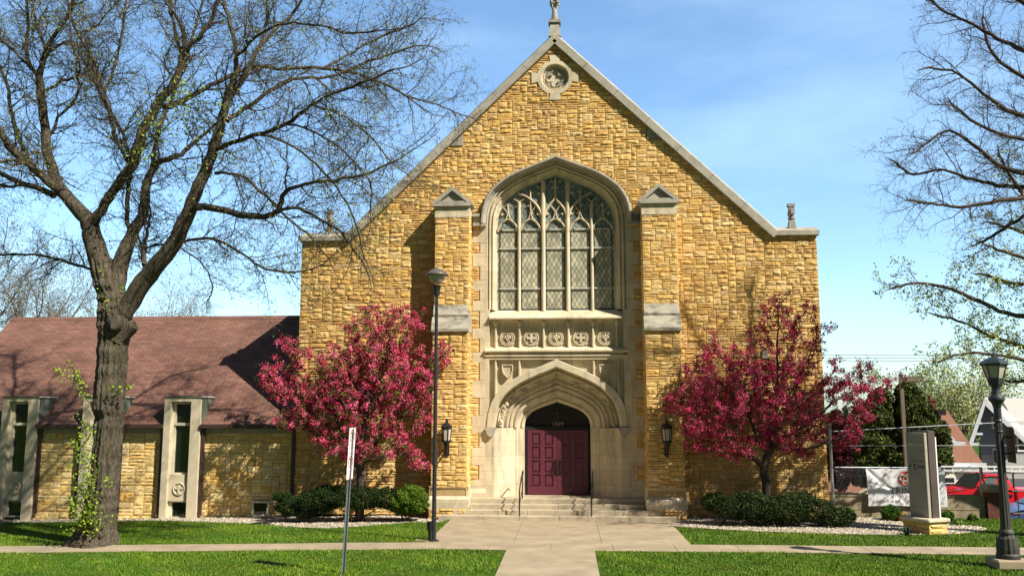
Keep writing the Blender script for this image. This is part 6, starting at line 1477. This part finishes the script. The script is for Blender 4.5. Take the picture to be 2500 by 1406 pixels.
# grey house
Yk=30.; q=lambda px,py,Y=Yk:(lambda r_:(r_[0],r_[2]))(W(px,py,Y)); A=q(2411,972); Lf=q(2374,1078); Rt=q(2512,1075); wl=q(2394,1080)[0]; wr=q(2560,1080)[0]
t=thing('grey_house','blue-grey house with deep white eaves and a pale shingled roof','house',(wl+4,Yk,-1))
M=MB(); M.prism([(wl,-1),(wr,-1),(wr,Rt[1]-.2),(Rt[0],Rt[1]-.1),(A[0],A[1]-.3),(wl,A[1]-.3-(A[1]-Lf[1])*.46)],Yk,Yk+.7); M.box(A[0]+1.2,wr,Yk+.7,Yk+9,-1,Rt[1]-.2); wall=M.build('wall','siding_grey',t)
M=MB(); s0=q(2394,1110); M.box(wl-.005,wr,Yk-.02,Yk-.001,-1,s0[1]); M.build('lower_wall','siding_lowgrey',wall)
M=MB(); d_=.28
M.prism([A,Lf,(Lf[0]+.12,Lf[1]-d_),(A[0],A[1]-d_*1.6)],Yk-1.1,Yk-.95); M.prism([A,Rt,(Rt[0],Rt[1]-d_),(A[0],A[1]-d_*1.6)],Yk-1.101,Yk-.95)
M.prism([(A[0],A[1]-.05),(Lf[0],Lf[1]-.05),(Lf[0]+.03,Lf[1]-.12),(A[0]+.03,A[1]-.16)],Yk-.95,Yk+.7)
for k in range(4):
    f_=(.25,.48,.72,.95)[k]; x_=A[0]+(Lf[0]-A[0])*f_; z_=A[1]+(Lf[1]-A[1])*f_; M.box(x_,wl+.3 if f_<.9 else wl,Yk-.9,Yk-.8,z_-.32,z_-.18)
M.build('eave','soffit_white',t)
M=MB(); M.prism([(A[0]-.02,A[1]+.06),(Rt[0],Rt[1]+.08),(Rt[0],Rt[1]),(A[0],A[1]-.04)],Yk-1.0,Yk+3); M.prism([(A[0]+.02,A[1]+.06),(Lf[0]-.05,Lf[1]+.05),(Lf[0]-.05,Lf[1]-.04),(A[0],A[1]-.04)],Yk-1.0,Yk+.8)
B1=q(2540,973,Yk+6); M.add([(A[0]+.1,Yk+5.5,A[1]+.08),(A[0]+12,Yk+5.5,A[1]+.08),(A[0]+12,Yk+.5,Rt[1]),(Rt[0]-.5,Yk+.5,Rt[1])],[(0,1,2,3)])
M.add([(A[0]+.1,Yk+5.5,A[1]+.08),(A[0]+12,Yk+5.5,A[1]+.08),(A[0]+12,Yk+10.5,Rt[1]),(Rt[0]-.5,Yk+10.5,Rt[1])],[(0,1,2,3)]); M.build('roof','roof_pale',t)
for (px0,px1,py0,py1) in ((2426,2431,1042,1020),(2488,2502,1098,1070),(2430,2436,1130,1098)):
    a_=q(px0,py0); b_=q(px1,py1); window(wall,a_[0],b_[0],a_[1],b_[1],Yk-.02)
def shear(root,Y0,k):
    for o in root.children_recursive:
        if o.type=='MESH':
            for v in o.data.vertices: v.co.x+=(v.co.y+rootloc(o)[1]-Y0)*k
shear(t,Yk,.62)
# tan house behind the arborvitae
Yn=19.; q=lambda px,py,Y=Yn:(lambda r_:(r_[0],r_[2]))(W(px,py,Y)); A=q(2112,985); Lf=q(2036,1142); Rt=q(2200,1142)
t=thing('tan_house','tan gabled house with pale rake boards half hidden behind the right crabapple','house',(A[0],Yn,-1))
M=MB(); wl=q(2055,1142)[0]; M.prism([(wl,-1),(Rt[0]-.3,-1),(Rt[0]-.3,Rt[1]+.2),(A[0],A[1]-.2),(wl,Lf[1]+.5)],Yn,Yn+8); w_=M.build('wall','siding_tan',t)
M=MB(); M.prism([(A[0],A[1]),(A[0]+.2,A[1]-.2),(Lf[0]+.35,Lf[1]),(Lf[0],Lf[1])],Yn-.9,Yn-.0); M.prism([(A[0],A[1]),(A[0]-.1,A[1]-.3),(Rt[0]-.3,Rt[1]),(Rt[0],Rt[1])],Yn-.901,Yn); M.build('rake_board','siding_lowgrey',t)
M=MB(); M.prism([(A[0],A[1]+.1),(Lf[0]-.05,Lf[1]+.05),(Lf[0],Lf[1]),(A[0],A[1]+.01)],Yn-.92,Yn+8); M.prism([(A[0],A[1]+.1),(Rt[0]+.05,Rt[1]+.05),(Rt[0],Rt[1]),(A[0],A[1]+.01)],Yn-.92,Yn+8); M.build('roof','roof_brown',t)
M=MB(); z=q(2050,1147)[1]; M.box(Lf[0]-.3,q(2110,1147)[0],Yn-1.6,Yn-.02,z-.15,z+.1); M.build('porch_roof','soffit_white',t)
for px in (2050,2082): 
    M=MB(); x=q(px,1170)[0]; M.box(x-.1,x+.1,Yn-1.5,Yn-1.3,-1,z-.15); M.build('porch_post','siding_lowgrey',t)
shear(t,Yn,.55)
# garage with brown hip roof
Yg=14.; q=lambda px,py,Y=Yg:(lambda r_:(r_[0],r_[2]))(W(px,py,Y)); a_=q(2034,1203); r1=q(2118,1158,Yg+3)
t=thing('garage','low garage with brown roof and cream wall behind the garden wall','garage',(a_[0]+3,Yg,-.95))
xr_2=q(2235,1200)[0]; M=MB(); M.add([(a_[0],Yg,a_[1]),(q(2093,1205)[0],Yg-.01,a_[1]-.0),(r1[0],Yg+3,r1[1]),(xr_2,Yg,a_[1]),(xr_2-1,Yg+3,r1[1]),(xr_2,Yg+6,a_[1]),(a_[0],Yg+6,a_[1])],[(0,1,2),(1,3,4,2),(3,5,4),(5,6,2,4),(6,0,2)]); M.build('roof','roof_brown',t)
M=MB(); M.box(a_[0]+.3,xr_2-.3,Yg+.3,Yg+5.7,-.97,a_[1]-.01); M.build('wall','siding_cream',t)
M=MB(); g0=q(2093,1206); g1=q(2120,1188); M.prism([(g0[0],g0[1]),(q(2200,1206)[0],g0[1]),(q(2145,1172)[0],q(2145,1172)[1])],Yg-.35,Yg+.2); M.build('gable','siding_cream',t)
# ---- red pickup truck with ladder rack (lot is lower than the garden)
YT=6.2; ZG=-.946; q=lambda px,py,Y=5.3:(lambda r_:(r_[0],r_[2]))(W(px,py,Y)); t=thing('pickup_truck','bright red pickup truck with a ladder rack, behind the garden wall','pickup truck',(q(2400,1200)[0],YT,ZG))
y0,y1=5.3,7.2; hz=q(2350,1194)[1]; ct=q(2420,1158)[1]; xf=q(2262,1200)[0]; x1=q(2379,1193)[0]; x2=q(2408,1159)[0]; x3=q(2461,1160)[0]; xf=x1-1.35; x4=q(2480,1200)[0]; xe=x4+2.2; zb=ZG+.45
M=MB(); M.prism([(xf,zb),(x4,zb),(x4,hz-.02),(x1+.1,hz),(xf+.25,hz-.10),(xf,hz-.25)],y0,y1); M.prism([(x4+.03,zb),(xe,zb),(xe,hz-.05),(x4+.03,hz-.05)],y0,y1); bd=M.build('body','truck_red',t,bev=.05)
M=MB(); c0=[(x1+.02,hz),(x4,hz),(x3+.06,ct),(x2,ct)]; ins=.18
rings=[[(x1+.02,y0+.02,hz-.01),(x4-.0,y0+.02,hz-.01),(x4,y1-.02,hz-.01),(x1+.02,y1-.02,hz-.01)],[(x2,y0+ins,ct),(x3+.06,y0+ins,ct),(x3+.06,y1-ins,ct),(x2,y1-ins,ct)]]
M.loft(rings,True); M.add(rings[1],[(0,1,2,3)]); M.build('cab','truck_red',t,bev=.06)
def lerp(a,b,f): return tuple(a[k]+(b[k]-a[k])*f for k in range(3))
r0,r1_=rings
def facept(a,b,c,d,u,v,off): # bilinear on a face of the cab
    p0=lerp(a,b,u);p1=lerp(d,c,u);p=lerp(p0,p1,v); return (p[0]+off[0],p[1]+off[1],p[2]+off[2])
M=MB(); of=(-.012,0,.008); a,b_,c,d=r0[0],r0[3],r1_[3],r1_[0]; M.add([facept(a,b_,c,d,u,v,of) for u,v in ((.06,.06),(.94,.06),(.93,.93),(.07,.93))],[(0,1,2,3)]); M.build('windscreen','auto_glass',t)
M=MB(); of=(0,-.012,.004); a,b_,c,d=r0[0],r0[1],r1_[1],r1_[0]
M.add([facept(a,b_,c,d,u,v,of) for u,v in ((.10,.10),(.50,.10),(.50,.88),(.20,.88))],[(0,1,2,3)]); M.build('side_window','auto_glass',t)
M=MB(); M.add([facept(a,b_,c,d,u,v,of) for u,v in ((.56,.10),(.88,.10),(.84,.88),(.56,.88))],[(0,1,2,3)]); M.build('side_window','auto_glass',t)
M=MB(); xm=x1+.35; M.box(xm-.1,xm+.05,y0-.28,y0-.05,hz+.0,hz+.22); M.tube([(xm,y0,hz+.05),(xm,y0-.1,hz+.05)],.03,5); M.build('wing_mirror','black_iron',t,bev=.02)
M=MB(); xh=q(2468,1212)[0]; M.box(xh-.12,xh+.05,y0-.04,y0-.001,hz-.25,hz-.17); M.build('door_handle','black_iron',t)
M=MB(); M.box(xf-.02,xf+.12,y0+.05,y0+.4,hz-.5,hz-.28); M.build('headlight','chrome',t); M=MB(); M.box(xf-.02,xf+.12,y1-.4,y1-.05,hz-.5,hz-.28); M.build('headlight','chrome',t)
M=MB(); M.box(xf-.12,xf+.1,y0+.02,y1-.02,zb-.02,zb+.2); M.build('bumper','chrome',t)
for wx in (xf+.95,x4+.9):
    for yy in (y0-.01,y1-.22):
        M=MB(); cx=wx; M.add([],[]); rng_=[(cx+.38*math.cos(k*math.pi/10),ZG+.38+.38*math.sin(k*math.pi/10)) for k in range(20)]; M.prism(rng_,yy,yy+.23); wq=M.build('wheel','rubber',t); M=MB(); M.prism([(cx+.21*math.cos(k*math.pi/8),ZG+.38+.21*math.sin(k*math.pi/8)) for k in range(16)],yy-.012,yy-.001); M.build('rim','chrome',wq)
# rack
M=MB(); zl=q(2400,1149)[1]
for px in (2338,2478):
    x=q(px,1180)[0]
    if px<2400: x=xf+.25
    for yy in (y0+.1,y1-.1): M.tube([(x,yy,hz-.3),(x,yy,zl-.08)],.03,5)
    M.tube([(x,y0+.0,zl-.08),(x,y1,zl-.08)],.03,5)
x=q(2397,1180)[0]
for yy in (y0-.06,): M.tube([(x+.35,yy,hz-.4),(x+.02,yy,zl-.3),(x,yy,zl+.14)],.03,5)
M.tube([(xf+.25,y0+.05,zl-.08),(xe,y0+.05,zl-.08)],.025,5); M.tube([(xf+.25,y1-.05,zl-.08),(xe,y1-.05,zl-.08)],.025,5); M.build('ladder_rack','black_iron',t)
tl=thing('ladder','long pale extension ladder lying on the truck rack','ladder',(x1,y0+.3,zl))
lx0=q(2302,1148)[0]; lx1=xe+.6
for zz_,nm in ((zl-.03,'rail'),(zl+.12,'rail')):
    M=MB(); M.box(lx0,lx1,y0+.12,y0+.17,zz_,zz_+.05); M.build(nm,'white_paint',tl)
x=lx0+.1
while x<lx1: 
    M=MB(); M.box(x-.02,x+.02,y0+.125,y0+.165,zl+.02,zl+.12); M.build('rung','white_paint',tl); x+=.30
# blue car at the right edge
YBc=2.4; q=lambda px,py,Y=2.0:(lambda r_:(r_[0],r_[2]))(W(px,py,Y)); xn=q(2446,1250)[0]; t=thing('blue_car','dark blue car whose nose shows behind the lamp at the right edge','car',(xn+2,YBc,-.9))
zh=q(2480,1232)[1]; ZG2=-.95; M=MB(); M.prism([(xn,ZG2+.3),(xn+4.3,ZG2+.3),(xn+4.3,zh-.05),(xn+3.9,zh+.02),(xn+1.2,zh+.0),(xn+.4,zh-.10),(xn+.02,zh-.25)],1.5,3.2); M.build('body','blue_paint',t,bev=.06)
M=MB(); r0=[(xn+1.0,1.56,zh),(xn+3.9,1.56,zh),(xn+3.9,3.14,zh),(xn+1.0,3.14,zh)]; r1_=[(xn+1.8,1.75,zh+.48),(xn+3.3,1.75,zh+.48),(xn+3.3,2.95,zh+.48),(xn+1.8,2.95,zh+.48)]; M.loft([r0,r1_],True); M.build('windows','auto_glass',t); M=MB(); M.box(xn+1.78,xn+3.32,1.73,2.97,zh+.48,zh+.53); M.build('roof','blue_paint',t,bev=.02)
M=MB(); M.box(xn-.02,xn+.1,1.6,1.9,zh-.3,zh-.18); M.build('headlight','chrome',t)
M=MB(); M.box(xn+.06,xn+.35,1.48,1.499,zh-.24,zh-.20); M.build('side_marker','banner_red',t)
for wx in (xn+.8,xn+3.5):
    for yy in (1.46,3.0): M=MB(); M.prism([(wx+.32*math.cos(k*math.pi/10),ZG2+.32+.32*math.sin(k*math.pi/10)) for k in range(20)],yy,yy+.21); wq=M.build('wheel','rubber',t); M=MB(); M.prism([(wx+.18*math.cos(k*math.pi/8),ZG2+.32+.18*math.sin(k*math.pi/8)) for k in range(16)],yy-.012,yy-.001); M.build('rim','chrome',wq)
# iron railing right of the pillar
xp0=xp+.27; t=thing('iron_railing','black iron railing right of the brick pillar','railing',(xp0,YW,0)); M=MB()
zr0=WZ(1199,YW,2470); M.tube([(xp0,YW+.1,zr0),(xp0+5,YW+.1,zr0)],.02,5); M.build('rail','black_iron',t); M=MB(); M.tube([(xp0,YW+.1,.12),(xp0+5,YW+.1,.12)],.02,5); M.build('rail','black_iron',t)
for k in range(14): M=MB(); M.tube([(xp0+.15+.35*k,YW+.1,-.2),(xp0+.15+.35*k,YW+.1,zr0+.05)],.013,5); M.build('bar','black_iron',t)
# fallen twig patches of soil at bare spots
M=MB()
for cx,cy,a,b_ in ((-6.2,-8.65,.5,.06),):
    n=18; M.add([(cx,cy,.006+gh(cx))]+[(cx+a*(.8+.3*rng.random())*math.cos(k*6.283/n),cy+b_*(.8+.3*rng.random())*math.sin(k*6.283/n),.005+gh(cx)) for k in range(n)],[(0,1+k,1+(k+1)%n) for k in range(n)])
tag(M.build('bare_soil','soil'),kind='structure')
